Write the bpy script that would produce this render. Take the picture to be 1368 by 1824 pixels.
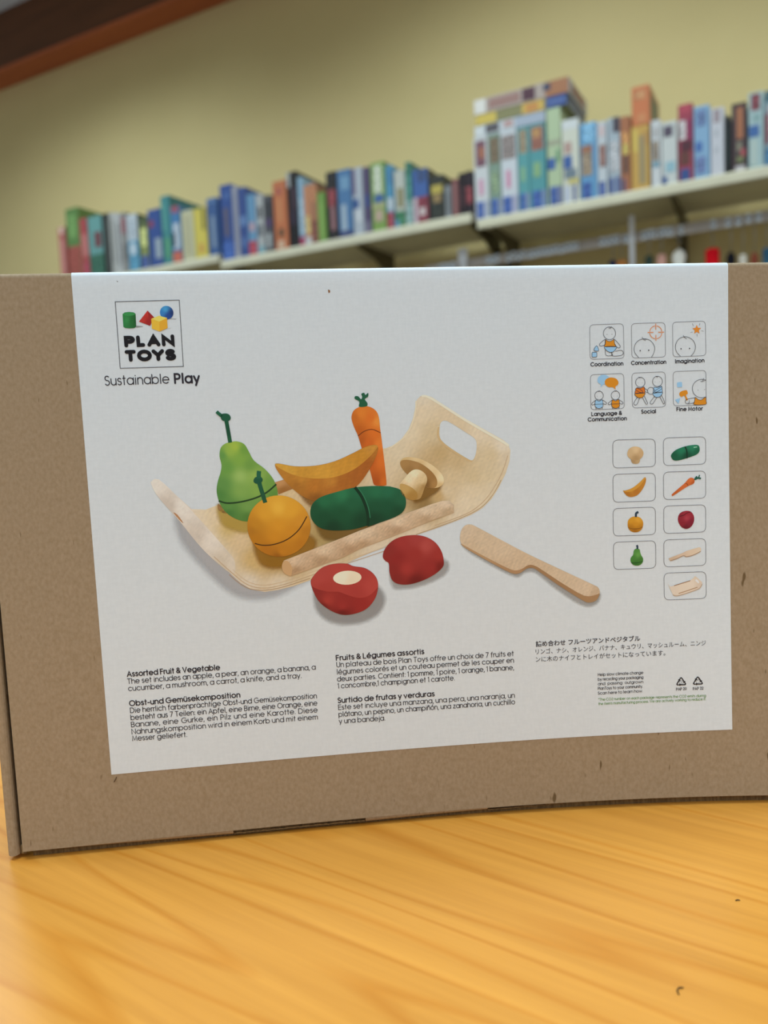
import bpy, bmesh, math, random
import numpy as np
from mathutils import Vector, Matrix, geometry as mgeo

for o in list(bpy.data.objects):
    bpy.data.objects.remove(o, do_unlink=True)
scene = bpy.context.scene
COL = scene.collection
random.seed(7)

# ------------------------------------------------------------------ camera
EYE = Vector((0.0, 0.0, 0.9332))
cam_d = bpy.data.cameras.new('camera')
cam = bpy.data.objects.new('camera', cam_d)
COL.objects.link(cam)
R = Matrix(((0.99893, 0.0463, 0.0), (-0.0041, 0.08847, -0.99607), (-0.04612, 0.995, 0.08857)))
cam.matrix_world = Matrix.Translation(EYE) @ R.to_4x4()
cam_d.sensor_fit = 'VERTICAL'
cam_d.sensor_height = 36.0
cam_d.sensor_width = 27.0
cam_d.lens = 36.0 * 1400 / 1824
cam_d.clip_start = 0.01
cam_d.dof.use_dof = True
cam_d.dof.focus_distance = 0.362
cam_d.dof.aperture_fstop = 7.2
scene.camera = cam

# ------------------------------------------------------------------ world, lamps, exposure
world = bpy.data.worlds.new('world')
scene.world = world
world.use_nodes = True
bg = world.node_tree.nodes['Background']
bg.inputs['Color'].default_value = (0.88, 0.95, 1.0, 1)
bg.inputs['Strength'].default_value = 0.42

def area(name, loc, size, power, color, spread=150, rot=(0, 0, 0)):
    l = bpy.data.lights.new(name, 'AREA')
    l.shape = 'RECTANGLE'
    l.size, l.size_y = size
    l.energy = power
    l.color = color
    l.spread = math.radians(spread)
    o = bpy.data.objects.new(name, l)
    o.location = loc
    o.rotation_euler = rot
    COL.objects.link(o)
    return o
LAMP = (0.765, 0.905, 1.0)
CEIL = 3.36
WROT = math.atan2(-0.47716, 0.87882)
def lamp_at(u, off):                 # rows of recessed troffers parallel to the shelf wall
    return (0.87882 * u - 0.47716 * (-2.77148 - off), -0.47716 * u - 0.87882 * (-2.77148 - off), CEIL - 0.01)
for (u, off, p) in ((-3.1, -0.85, 31), (-0.9, -0.85, 30), (1.3, -0.85, 32),
                    (-2.2, -3.0, 22), (0.0, -3.0, 22), (2.2, -3.0, 22),
                    (-2.2, -5.2, 25), (0.0, -5.2, 25), (2.2, -5.2, 25)):
    area('ceiling_lamp', lamp_at(u, off), (1.2, 0.6), p * 1.07, LAMP, 130 if off > -1 else 152, (0, 0, WROT))

vs = scene.view_settings
scene.display_settings.display_device = 'sRGB'
vs.view_transform = 'Standard'
vs.look = 'None'
vs.exposure = 0.0
vs.gamma = 1.0
vs.use_curve_mapping = False

# ------------------------------------------------------------------ helpers
def lin(c):
    return c / 12.92 if c <= 0.04045 else ((c + 0.055) / 1.055) ** 2.4
def hexc(h, gain=1.0):
    return tuple(min(0.93, lin(int(h[i:i + 2], 16) / 255.0) * gain) for i in (0, 2, 4))

MATS = {}
def mat(name, color, rough=0.6, spec=0.3, metal=0.0):
    if name in MATS:
        return MATS[name]
    m = bpy.data.materials.new(name)
    m.use_nodes = True
    b = m.node_tree.nodes['Principled BSDF']
    b.inputs['Base Color'].default_value = (*color, 1)
    b.inputs['Roughness'].default_value = rough
    b.inputs['Specular IOR Level'].default_value = spec
    b.inputs['Metallic'].default_value = metal
    MATS[name] = m
    return m

def nodes_of(m):
    nt = m.node_tree
    return nt, nt.nodes, nt.links, nt.nodes['Principled BSDF']

def noise_mat(name, c1, c2, scale, rough=0.6, spec=0.3, bump=0.0, stretch=(1, 1, 1), detail=4, coords='Object', rot=0.0, lo=0.35, hi=0.65):
    if name in MATS:
        return MATS[name]
    m = mat(name, c1, rough, spec)
    nt, N, L, b = nodes_of(m)
    tc = N.new('ShaderNodeTexCoord')
    mp = N.new('ShaderNodeMapping')
    mp.inputs['Scale'].default_value = stretch
    mp.inputs['Rotation'].default_value = (0, 0, rot)
    nz = N.new('ShaderNodeTexNoise')
    nz.inputs['Scale'].default_value = scale
    nz.inputs['Detail'].default_value = detail
    rp = N.new('ShaderNodeValToRGB')
    rp.color_ramp.elements[0].position = lo
    rp.color_ramp.elements[1].position = hi
    rp.color_ramp.elements[0].color = (*c1, 1)
    rp.color_ramp.elements[1].color = (*c2, 1)
    L.new(tc.outputs[coords], mp.inputs[0])
    L.new(mp.outputs[0], nz.inputs['Vector'])
    L.new(nz.outputs['Fac'], rp.inputs[0])
    L.new(rp.outputs[0], b.inputs['Base Color'])
    if bump:
        bp = N.new('ShaderNodeBump')
        bp.inputs['Strength'].default_value = bump
        bp.inputs['Distance'].default_value = 0.0005
        L.new(nz.outputs['Fac'], bp.inputs['Height'])
        L.new(bp.outputs[0], b.inputs['Normal'])
    return m

def link(name, me, parent=None, m=None):
    o = bpy.data.objects.new(name, me)
    COL.objects.link(o)
    if parent is not None:
        o.parent = parent
    if m is not None:
        me.materials.append(m)
    return o
def mesh(name, verts, faces, m, parent=None, smooth=False):
    me = bpy.data.meshes.new(name)
    me.from_pydata(verts, [], faces)
    me.update()
    if smooth:
        me.polygons.foreach_set('use_smooth', [True] * len(me.polygons))
    return link(name, me, parent, m)
def bmobj(name, bm, m, parent=None, smooth=False, bevel=0.0, seg=2):
    if bevel:
        bmesh.ops.bevel(bm, geom=bm.edges[:], offset=bevel, segments=seg, affect='EDGES', profile=0.5)
    bmesh.ops.recalc_face_normals(bm, faces=bm.faces[:])
    me = bpy.data.meshes.new(name)
    bm.to_mesh(me)
    bm.free()
    if smooth:
        me.polygons.foreach_set('use_smooth', [True] * len(me.polygons))
    return link(name, me, parent, m)
def box(bm, x0, x1, y0, y1, z0, z1):
    v = [bm.verts.new(p) for p in ((x0, y0, z0), (x1, y0, z0), (x1, y1, z0), (x0, y1, z0), (x0, y0, z1), (x1, y0, z1), (x1, y1, z1), (x0, y1, z1))]
    for f in ((3, 2, 1, 0), (4, 5, 6, 7), (0, 1, 5, 4), (1, 2, 6, 5), (2, 3, 7, 6), (3, 0, 4, 7)):
        bm.faces.new([v[i] for i in f])
    return v
def boxobj(name, dims, m, parent=None, bevel=0.0):
    bm = bmesh.new()
    box(bm, *dims)
    return bmobj(name, bm, m, parent, bevel=bevel)
def empty(name, loc, rz=0.0):
    o = bpy.data.objects.new(name, None)
    o.empty_display_size = 0.05
    COL.objects.link(o)
    o.location = loc
    o.rotation_euler = (0, 0, rz)
    return o
def tag(o, label=None, cat=None, group=None, kind=None):
    if label: o['label'] = label
    if cat: o['category'] = cat
    if group: o['group'] = group
    if kind: o['kind'] = kind
    return o
def tube(bm, pts, r, seg=8, cap=True):
    pts = [Vector(p) for p in pts]
    rings = []
    for i, p in enumerate(pts):
        t = (pts[min(i + 1, len(pts) - 1)] - pts[max(i - 1, 0)]).normalized()
        a = t.orthogonal().normalized() if not rings else (prev - t * prev.dot(t)).normalized()
        prev = a
        b = t.cross(a)
        rr = r[i] if isinstance(r, (list, tuple)) else r
        rings.append([bm.verts.new(p + (a * math.cos(2 * math.pi * k / seg) + b * math.sin(2 * math.pi * k / seg)) * rr) for k in range(seg)])
    for A, B in zip(rings, rings[1:]):
        for k in range(seg):
            bm.faces.new((A[k], A[(k + 1) % seg], B[(k + 1) % seg], B[k]))
    if cap:
        bm.faces.new(rings[0][::-1])
        bm.faces.new(rings[-1])

# wall frame: u along the shelf wall (to the right), off = distance behind the shelf fronts, z up
WE = Vector((0.87882, -0.47716, 0))
WN = Vector((-0.47716, -0.87882, 0))
WC = -2.77148
def W(u, off, z):
    p = WE * u + WN * (WC - off)
    return Vector((p.x, p.y, z))
WALL = 0.40

# ------------------------------------------------------------------ room
def hx(h, g=1.0):
    return hexc(h, g)
wall_m = noise_mat('wall_paint', hx('dcca90'), hx('d9c78d'), 3.0, 0.75, 0.2)
ceil_m = noise_mat('ceiling_paint', hx('f0f2f4'), hx('eaecef'), 5.0, 0.9, 0.1)
floor_m = noise_mat('floor_carpet', hx('6a6258'), hx('57504a'), 60.0, 0.95, 0.1)
fascia_m = noise_mat('dark_stained_wood', hx('5c3820'), hx('6c4226'), 6.0, 0.5, 0.3, stretch=(0.3, 6, 6))
trim_m = noise_mat('red_brown_stained_wood', hx('c0683a'), hx('b05c34'), 6.0, 0.45, 0.3, stretch=(0.3, 6, 6))

def wallbox(name, u0, u1, o0, o1, z0, z1, m, bevel=0.0):
    o = boxobj(name, (u0, u1, 0, o1 - o0, 0, z1 - z0), m, None, bevel)
    o.location = W(0, o0, z0)
    o.rotation_euler = (0, 0, WROT)
    return o
tag(wallbox('wall_back', -6.0, 2.6, WALL, WALL + 0.12, 0, CEIL, wall_m), 'olive beige painted wall behind the game shelves', kind='structure')
tag(wallbox('floor', -6.0, 2.6, -6.5, WALL + 0.12, -0.1, 0.0, floor_m), 'dull brown carpet floor', kind='structure')
tag(wallbox('ceiling', -6.0, 2.6, -6.5, WALL + 0.12, CEIL, CEIL + 0.1, ceil_m), 'pale grey ceiling', kind='structure')
# dark timber soffit along the top of the wall with a red-brown underside board
tag(wallbox('trim_1', -6.0, 2.6, 0.255, WALL, 3.075, CEIL, fascia_m, 0.004), 'dark brown stained timber soffit under the ceiling', kind='structure')
tag(wallbox('trim_2', -6.0, 2.6, 0.252, WALL, 3.055, 3.075, trim_m, 0.003), 'red brown board along the underside of the soffit', kind='structure')

# ------------------------------------------------------------------ table
def table_material():
    m = mat('maple_laminate', hx('e2b463'), 0.34, 0.45)
    nt, N, L, b = nodes_of(m)
    tc = N.new('ShaderNodeTexCoord')
    mp = N.new('ShaderNodeMapping')
    mp.inputs['Rotation'].default_value = (0, 0, math.radians(36))
    L.new(tc.outputs['Object'], mp.inputs[0])
    # large cathedral figure: distorted bands along the grain
    sc = N.new('ShaderNodeMapping')
    sc.inputs['Scale'].default_value = (0.5, 4.6, 1.0)
    L.new(mp.outputs[0], sc.inputs[0])
    n1 = N.new('ShaderNodeTexNoise')
    n1.inputs['Scale'].default_value = 1.9
    n1.inputs['Detail'].default_value = 2.0
    L.new(sc.outputs[0], n1.inputs['Vector'])
    mul = N.new('ShaderNodeMath'); mul.operation = 'MULTIPLY'; mul.inputs[1].default_value = 20.0
    fr = N.new('ShaderNodeMath'); fr.operation = 'FRACT'
    L.new(n1.outputs['Fac'], mul.inputs[0])
    L.new(mul.outputs[0], fr.inputs[0])
    rr = N.new('ShaderNodeValToRGB')
    e = rr.color_ramp.elements
    e[0].position = 0.0; e[0].color = (0.62, 0.62, 0.62, 1)
    e[1].position = 1.0; e[1].color = (0.62, 0.62, 0.62, 1)
    e2 = e.new(0.7); e2.color = (0.85, 0.85, 0.85, 1)
    e3 = e.new(0.9); e3.color = (0.28, 0.28, 0.28, 1)
    e4 = e.new(0.04); e4.color = (0.85, 0.85, 0.85, 1)
    L.new(fr.outputs[0], rr.inputs[0])
    # fine streaks
    s2 = N.new('ShaderNodeMapping')
    s2.inputs['Scale'].default_value = (7.0, 190.0, 1.0)
    L.new(mp.outputs[0], s2.inputs[0])
    n2 = N.new('ShaderNodeTexNoise')
    n2.inputs['Scale'].default_value = 1.0
    n2.inputs['Detail'].default_value = 5.0
    L.new(s2.outputs[0], n2.inputs['Vector'])
    # broad tonal drift
    n3 = N.new('ShaderNodeTexNoise')
    n3.inputs['Scale'].default_value = 7.0
    L.new(sc.outputs[0], n3.inputs['Vector'])
    mx = N.new('ShaderNodeMix'); mx.data_type = 'RGBA'
    mx.inputs['A'].default_value = (*hx('d68a2c'), 1)
    mx.inputs['B'].default_value = (*hx('e8a548'), 1)
    L.new(rr.outputs[0], mx.inputs['Factor'])
    mx2 = N.new('ShaderNodeMix'); mx2.data_type = 'RGBA'; mx2.blend_type = 'MULTIPLY'
    r2 = N.new('ShaderNodeValToRGB')
    r2.color_ramp.elements[0].position = 0.3; r2.color_ramp.elements[0].color = (0.84, 0.79, 0.70, 1)
    r2.color_ramp.elements[1].position = 0.65; r2.color_ramp.elements[1].color = (1, 1, 1, 1)
    L.new(n2.outputs['Fac'], r2.inputs[0])
    mx2.inputs['Factor'].default_value = 0.8
    L.new(mx.outputs['Result'], mx2.inputs['A'])
    L.new(r2.outputs[0], mx2.inputs['B'])
    mx3 = N.new('ShaderNodeMix'); mx3.data_type = 'RGBA'; mx3.blend_type = 'MULTIPLY'
    r3 = N.new('ShaderNodeValToRGB')
    r3.color_ramp.elements[0].position = 0.35; r3.color_ramp.elements[0].color = (0.93, 0.9, 0.85, 1)
    r3.color_ramp.elements[1].position = 0.7; r3.color_ramp.elements[1].color = (1, 1, 1, 1)
    L.new(n3.outputs['Fac'], r3.inputs[0])
    mx3.inputs['Factor'].default_value = 1.0
    L.new(mx2.outputs['Result'], mx3.inputs['A'])
    L.new(r3.outputs[0], mx3.inputs['B'])
    L.new(mx3.outputs['Result'], b.inputs['Base Color'])
    return m
TABLE_Z = 0.75
tab = tag(empty('table', (0.1, 0.35, 0)), 'honey maple laminate table carrying the cardboard box', 'table')
boxobj('tabletop', (-0.75, 0.75, -0.36, 0.42, 0.722, TABLE_Z), table_material(), tab, 0.002)
edge_m = mat('table_edge_band', hx('7a5230'), 0.5)
leg_m = mat('table_leg_metal', hx('3a3a3c'), 0.4, 0.5, 0.6)
for sx in (-0.68, 0.64):
    for sy in (-0.32, 0.34):
        boxobj('leg', (sx, sx + 0.04, sy, sy + 0.04, 0.0, 0.722), leg_m, tab, 0.003)
boxobj('apron', (-0.66, 0.66, 0.35, 0.372, 0.66, 0.722), edge_m, tab, 0.002)

# ------------------------------------------------------------------ cardboard box
BOXW, BOXD = 0.383, 0.09
PW = [-0.718131, 0.109587, 0.024375, -2e-06]
ZB = 0.0043            # front panel hangs just clear of the table
LX0 = 0.04181
def ztop(x):
    return 0.2629 - 0.01125 * (x - 0.0125)
def bow(x, z):
    g = min(max((ztop(x) - z) / (ztop(x) - ZB), 0.0), 1.05)
    xc = min(max(x, 0.0), 0.385)
    return (((PW[0] * xc + PW[1]) * xc + PW[2]) * xc + PW[3]) * g ** 1.5
def SF(x, z, off=0.0):            # the gently warped front face, off = lift towards the viewer
    return (x, bow(x, z) - off, z)
def LB(s, t, off):                # label millimetres -> box coordinates
    x = LX0 + s * 0.001
    return SF(x, ztop(x) - t * 0.001, off)

YAW = math.radians(5)
d1 = Vector((math.cos(YAW), math.sin(YAW), 0))
n1 = Vector((math.sin(YAW), -math.cos(YAW), 0))
org = d1 * -0.1415 - n1 * (0.36 * math.cos(YAW))
carton = tag(empty('cardboard_box', (org.x, org.y, TABLE_Z), YAW), 'brown cardboard box with a large white printed label, standing on the maple table', 'box')

def cardboard():
    m = mat('kraft_cardboard', hx('a88c64'), 0.85, 0.15)
    nt, N, L, b = nodes_of(m)
    tc = N.new('ShaderNodeTexCoord')
    n1_ = N.new('ShaderNodeTexNoise'); n1_.inputs['Scale'].default_value = 700; n1_.inputs['Detail'].default_value = 3
    mp = N.new('ShaderNodeMapping'); mp.inputs['Scale'].default_value = (1, 1, 0.7)
    L.new(tc.outputs['Object'], mp.inputs[0]); L.new(mp.outputs[0], n1_.inputs['Vector'])
    rp = N.new('ShaderNodeValToRGB')
    rp.color_ramp.elements[0].position = 0.3; rp.color_ramp.elements[0].color = (*hx('9a866a'), 1)
    rp.color_ramp.elements[1].position = 0.72; rp.color_ramp.elements[1].color = (*hx('a8947a'), 1)
    L.new(n1_.outputs['Fac'], rp.inputs[0])
    # sparse dark fibres
    mp2 = N.new('ShaderNodeMapping'); mp2.inputs['Scale'].default_value = (1, 1, 0.25); mp2.inputs['Rotation'].default_value = (0, 0.3, 0)
    n2 = N.new('ShaderNodeTexNoise'); n2.inputs['Scale'].default_value = 380; n2.inputs['Detail'].default_value = 1
    L.new(tc.outputs['Object'], mp2.inputs[0]); L.new(mp2.outputs[0], n2.inputs['Vector'])
    r2 = N.new('ShaderNodeValToRGB')
    r2.color_ramp.elements[0].position = 0.735; r2.color_ramp.elements[0].color = (0, 0, 0, 1)
    r2.color_ramp.elements[1].position = 0.80; r2.color_ramp.elements[1].color = (1, 1, 1, 1)
    L.new(n2.outputs['Fac'], r2.inputs[0])
    mx = N.new('ShaderNodeMix'); mx.data_type = 'RGBA'
    L.new(r2.outputs[0], mx.inputs['Factor']); L.new(rp.outputs[0], mx.inputs['A'])
    mx.inputs['B'].default_value = (*hx('6e5a3e'), 1)
    L.new(mx.outputs['Result'], b.inputs['Base Color'])
    bp = N.new('ShaderNodeBump'); bp.inputs['Strength'].default_value = 0.25; bp.inputs['Distance'].default_value = 0.0003
    L.new(n1_.outputs['Fac'], bp.inputs['Height']); L.new(bp.outputs[0], b.inputs['Normal'])
    return m
kraft = cardboard()
kraft_dark = noise_mat('cardboard_cut_edge_and_shade', hx('6e5a3e'), hx('8a7350'), 900, 0.9, 0.1, bump=0.5, stretch=(1, 1, 0.2))  # cut board edges; on the inner flap this dark colour stands for shade

def frontgrid(x0, x1, zfun, nx, nz, off, thick, roll=0.0):
    """front sheet following the warped face; the top edge is rolled over by radius roll"""
    prof = []                                   # (drop below top, extra setback)
    for k in range(nz + 1):
        prof.append((1 - k / nz, 0.0))
    verts, faces = [], []
    rows = []
    for i in range(nx + 1):
        x = x0 + (x1 - x0) * i / nx
        col = []
        zb, zt = zfun(x)
        for k in range(nz + 1):
            z = zb + (zt - roll - zb) * k / nz
            col.append(SF(x, z, off))
        if roll:
            for k in range(1, 6):
                a = math.pi / 2 * k / 5
                p = SF(x, zt - roll + roll * math.sin(a), off)
                col.append((p[0], p[1] + roll * (1 - math.cos(a)), p[2]))
        rows.append(col)
    m = len(rows[0])
    for col in rows:
        verts.extend(col)
    nfront = len(verts)
    for col in rows:
        verts.extend([(p[0], p[1] + thick, p[2]) for p in col])
    for i in range(nx):
        for k in range(m - 1):
            a = i * m + k
            faces.append((a, a + m, a + m + 1, a + 1))
            b_ = nfront + a
            faces.append((b_, b_ + 1, b_ + m + 1, b_ + m))
    for i in range(nx):                          # rims
        a = i * m
        faces.append((a, nfront + a, nfront + a + m, a + m))
        a = i * m + m - 1
        faces.append((a, a + m, nfront + a + m, nfront + a))
    for k in range(m - 1):
        faces.append((k, k + 1, nfront + k + 1, nfront + k))
        a = nx * m + k
        faces.append((a, nfront + a, nfront + a + 1, a + 1))
    return verts, faces

# slots cut in the lower edge (x range) where the tuck tabs sit
SL1, SL2 = (0.0952, 0.1572), (0.2174, 0.2796)
def zrange(x):
    return ZB, ztop(x)
v, f = frontgrid(0.0, BOXW, zrange, 96, 24, 0.0, 0.003, roll=0.002)
mesh('front_panel', v, f, kraft, carton, smooth=False)
# fold-over lips below the face, one either side of each slot
def lip(x0, x1, h0, h1, set0, set1):
    vs_, fs_ = [], []
    nseg = 14
    for i in range(nseg + 1):
        t = i / nseg
        x = x0 + (x1 - x0) * t
        h = h0 + (h1 - h0) * t
        for (dy, dz) in ((0.0002, 0.0002), (0.0004, -h * 0.5), (0.0011, -h), (0.0032, -h), (0.0032, 0.0002)):
            p = SF(x, ZB)
            vs_.append((p[0], p[1] + dy, p[2] + dz))
    for i in range(nseg):
        for k in range(5):
            a = i * 5 + k
            b_ = i * 5 + (k + 1) % 5
            fs_.append((a, b_, b_ + 5, a + 5))
    fs_.append((4, 3, 2, 1, 0))
    fs_.append(tuple(nseg * 5 + k for k in range(5)))
    return vs_, fs_
for (a, b_, h0, h1) in ((0.012, SL1[0] - 0.0004, 0.0004, 0.0020), (SL1[1] + 0.0004, SL2[0] - 0.0004, 0.0021, 0.0011), (SL2[1] + 0.0005, BOXW - 0.002, 0.0005, 0.0006)):
    v, f = lip(a, b_, h0, h1, 0, 0)
    mesh('fold_lip', v, f, kraft, carton)
# torn double layer tab ends in the slots
for (sl, hgt) in ((SL1, (0.0024, 0.0022)), (SL2, (0.0019, 0.0004))):
    for layer in range(2):
        vs_, fs_ = [], []
        ns = 40
        for i in range(ns + 1):
            t = i / ns
            x = sl[0] + (sl[1] - sl[0]) * t
            h = hgt[0] + (hgt[1] - hgt[0]) * t
            p = SF(x, ZB)
            wob = (random.random() - 0.5) * 0.0004
            zt_ = p[2] - h * (0.42 if layer == 0 else 0.78) + wob
            zb_ = p[2] - h * (0.72 if layer == 0 else 1.0) - 0.0001
            y0 = p[1] + (0.0024 if layer == 0 else 0.0016) + wob * 0.6
            vs_ += [(x, y0, zb_), (x, y0, zt_), (x, y0 + 0.0022, zt_), (x, y0 + 0.0022, zb_)]
        for i in range(ns):
            for k in range(4):
                a = i * 4 + k
                b_ = i * 4 + (k + 1) % 4
                fs_.append((a, b_, b_ + 4, a + 4))
        fs_ += [(3, 2, 1, 0), tuple(ns * 4 + k for k in range(4))]
        mesh('tuck_tab', vs_, fs_, kraft_dark, carton)
# bottom panel rests on the table, set back behind the front panel
boxobj('bottom_panel', (0.004, BOXW - 0.004, 0.0125, BOXD - 0.003, 0.0, 0.003), kraft, carton)
vs_, fs_ = [], []
for i in range(33):
    x = 0.003 + (BOXW - 0.006) * i / 32
    y = SF(x, ZB)[1] + 0.0042
    vs_ += [(x, y, 0.0), (x, y, ZB + 0.004), (x, y + 0.003, ZB + 0.004), (x, y + 0.003, 0.0)]
for i in range(32):
    for k in range(4):
        fs_.append((i * 4 + k, i * 4 + (k + 1) % 4, i * 4 + (k + 1) % 4 + 4, i * 4 + k + 4))
fs_ += [(3, 2, 1, 0), (128, 129, 130, 131)]
mesh('inner_flap_shade_tone', vs_, fs_, kraft_dark, carton)  # same board as the box, coloured darker to paint shade under the front edge
# top panel
vs_, fs_ = [], []
for i in range(25):
    x = BOXW * i / 24
    zt_ = ztop(x)
    vs_ += [(x, 0.002, zt_), (x, BOXD - 0.003, zt_), (x, BOXD - 0.003, zt_ - 0.003), (x, 0.003, zt_ - 0.003)]
for i in range(24):
    for k in range(4):
        a = i * 4 + k
        b_ = i * 4 + (k + 1) % 4
        fs_.append((a, a + 4, b_ + 4, b_))
fs_ += [(0, 1, 2, 3), (99, 98, 97, 96)]
mesh('top_panel', vs_, fs_, kraft, carton)
bm = bmesh.new(); vv = box(bm, 0.0, BOXW, BOXD - 0.003, BOXD, 0.0, 0.2629)
for q in vv[4:]:
    q.co.z = ztop(q.co.x)
bmobj('back_panel', bm, kraft, carton)
# side walls with a rolled fold standing proud of the front at the left
def side_roll(name, xs, sgn):
    prof = []
    r = 0.0026
    for k in range(9):                     # rounded front fold
        a = math.pi * k / 8
        prof.append((xs - sgn * (r + 0.0004) + sgn * r * math.cos(a), 0.0034 - r * math.sin(a) * 1.0))
    prof.append((xs - sgn * (2 * r + 0.0004), BOXD))
    prof.append((xs - sgn * 0.0004, BOXD))
    vs_, fs_ = [], []
    zs = (0.0022, 0.06, 0.12, 0.18, 0.24, ztop(xs) - 0.0005)
    for z in zs:
        for (x, y) in prof:
            w = bow(max(0.0, xs), z)
            vs_.append((x, y + w, z))
    m = len(prof)
    for j in range(len(zs) - 1):
        for k in range(m):
            a = j * m + k
            b_ = j * m + (k + 1) % m
            fs_.append((a, b_, b_ + m, a + m))
    fs_ += [tuple(range(m))[::-1], tuple((len(zs) - 1) * m + k for k in range(m))]
    bm = bmesh.new()
    vb = [bm.verts.new(p) for p in vs_]
    for q in fs_:
        bm.faces.new([vb[i] for i in q])
    return bmobj(name, bm, kraft, carton, smooth=False)
side_roll('side_panel', -0.0018, 1)
side_roll('side_panel', BOXW + 0.0018, -1)
# crushed little corner flap between roll and face
bm = bmesh.new(); box(bm, -0.0020, 0.0006, 0.003, 0.006, 0.0018, 0.0062)
bmobj('corner_flap', bm, kraft_dark, carton, bevel=0.0004)

# ------------------------------------------------------------------ white label sheet (front + wrapped over the top)
def label_material():
    m = mat('label_paper', (0.76, 0.77, 0.79), 0.55, 0.35)
    nt, N, L, b = nodes_of(m)
    tc = N.new('ShaderNodeTexCoord')
    mp = N.new('ShaderNodeMapping'); mp.inputs['Scale'].default_value = (1.0, 1, 0.3)
    mp2 = N.new('ShaderNodeMapping'); mp2.inputs['Scale'].default_value = (0.3, 1, 1.0)
    nA = N.new('ShaderNodeTexNoise'); nA.inputs['Scale'].default_value = 900; nA.inputs['Detail'].default_value = 2
    nB = N.new('ShaderNodeTexNoise'); nB.inputs['Scale'].default_value = 900; nB.inputs['Detail'].default_value = 2
    L.new(tc.outputs['Object'], mp.inputs[0]); L.new(tc.outputs['Object'], mp2.inputs[0])
    L.new(mp.outputs[0], nA.inputs['Vector']); L.new(mp2.outputs[0], nB.inputs['Vector'])
    ad = N.new('ShaderNodeMath'); ad.operation = 'ADD'
    L.new(nA.outputs['Fac'], ad.inputs[0]); L.new(nB.outputs['Fac'], ad.inputs[1])
    mr = N.new('ShaderNodeMapRange'); mr.inputs['From Min'].default_value = 0.75; mr.inputs['From Max'].default_value = 1.3
    L.new(ad.outputs[0], mr.inputs['Value'])
    rp = N.new('ShaderNodeValToRGB')
    rp.color_ramp.elements[0].color = (0.71, 0.775, 0.815, 1)
    rp.color_ramp.elements[1].color = (0.745, 0.81, 0.85, 1)
    L.new(mr.outputs[0], rp.inputs[0])
    L.new(rp.outputs[0], b.inputs['Base Color'])
    return m
paper = label_material()
LW, LH = 0.2960, 0.2240
def label_sheet():
    off = 0.00015
    nx, nz = 96, 48
    rows = []
    for i in range(nx + 1):
        s = i / nx
        col = []
        # outline of the sheet: bottom edge a little skew
        for k in range(nz + 1):
            t = k / nz
            tt = (225.6 - 3.4 * s) * (1 - t) + 2.0 * t
            ss = s * (294.6 + 2.6 * t)
            col.append(LB(ss, tt, off))
        ss = s * 297.2
        x = LX0 + ss * 0.001
        zt_ = ztop(x)
        for k in range(1, 6):
            a = math.pi / 2 * k / 5
            col.append((x, -off + 0.002 * (1 - math.cos(a)), zt_ - 0.002 + (0.002 + off) * math.sin(a)))
        col.append((x, BOXD * 0.5, zt_ + off))
        col.append((x, BOXD - 0.004, zt_ + off))
        rows.append(col)
    m = len(rows[0])
    verts = [p for c in rows for p in c]
    faces = [(i * m + k, (i + 1) * m + k, (i + 1) * m + k + 1, i * m + k + 1) for i in range(nx) for k in range(m - 1)]
    o = mesh('label_sheet', verts, faces, paper, carton, smooth=True)
    o['label'] = 'white paper label printed with wooden play food'
    return o
sheet = label_sheet()

# ------------------------------------------------------------------ print on the label
GAIN = 1.22
def print_material(name, h, rough=0.5):
    return mat('ink_' + name + h, hexc(h, GAIN), rough, 0.3)
def attr_material():
    m = bpy.data.materials.new('ink_picture')
    m.use_nodes = True
    nt, N, L, b = nodes_of(m)
    at = N.new('ShaderNodeAttribute'); at.attribute_name = 'ink'
    L.new(at.outputs['Color'], b.inputs['Base Color'])
    L.new(at.outputs['Alpha'], b.inputs['Alpha'])
    b.inputs['Roughness'].default_value = 0.5
    b.inputs['Specular IOR Level'].default_value = 0.3
    return m
ink_pic = attr_material()
LAYER = 0.000022
BASE = 0.00019

def smooth_poly(pts, closed=True, sub=6):
    P = [np.array(p, float) for p in pts]
    n = len(P)
    out = []
    rng = range(n) if closed else range(n - 1)
    for i in rng:
        if closed:
            p0, p1, p2, p3 = P[i - 1], P[i], P[(i + 1) % n], P[(i + 2) % n]
        else:
            p0, p1, p2, p3 = P[max(i - 1, 0)], P[i], P[i + 1], P[min(i + 2, n - 1)]
        for k in range(sub):
            t = k / sub
            out.append(0.5 * ((2 * p1) + (-p0 + p2) * t + (2 * p0 - 5 * p1 + 4 * p2 - p3) * t * t + (-p0 + 3 * p1 - 3 * p2 + p3) * t ** 3))
    if not closed:
        out.append(P[-1])
    return [(float(a), float(b)) for a, b in out]

def seg_dist(Q, poly):
    """distance of points Q (n,2) to the closed outline"""
    A = np.array(poly); B = np.roll(A, -1, axis=0)
    d = np.full(len(Q), 1e9)
    for a, b in zip(A, B):
        ab = b - a
        L2 = max(float(ab @ ab), 1e-12)
        t = np.clip(((Q - a) @ ab) / L2, 0, 1)
        dd = np.hypot(*(Q - (a + t[:, None] * ab)).T)
        d = np.minimum(d, dd)
    return d
def inside(Q, poly):
    A = np.array(poly); B = np.roll(A, -1, axis=0)
    r = np.zeros(len(Q), bool)
    x, y = Q[:, 0], Q[:, 1]
    for (x1, y1), (x2, y2) in zip(A, B):
        c = ((y1 > y) != (y2 > y))
        with np.errstate(divide='ignore', invalid='ignore'):
            xi = (x2 - x1) * (y - y1) / (y2 - y1 + 1e-15) + x1
        r ^= c & (x < xi)
    return r

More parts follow.
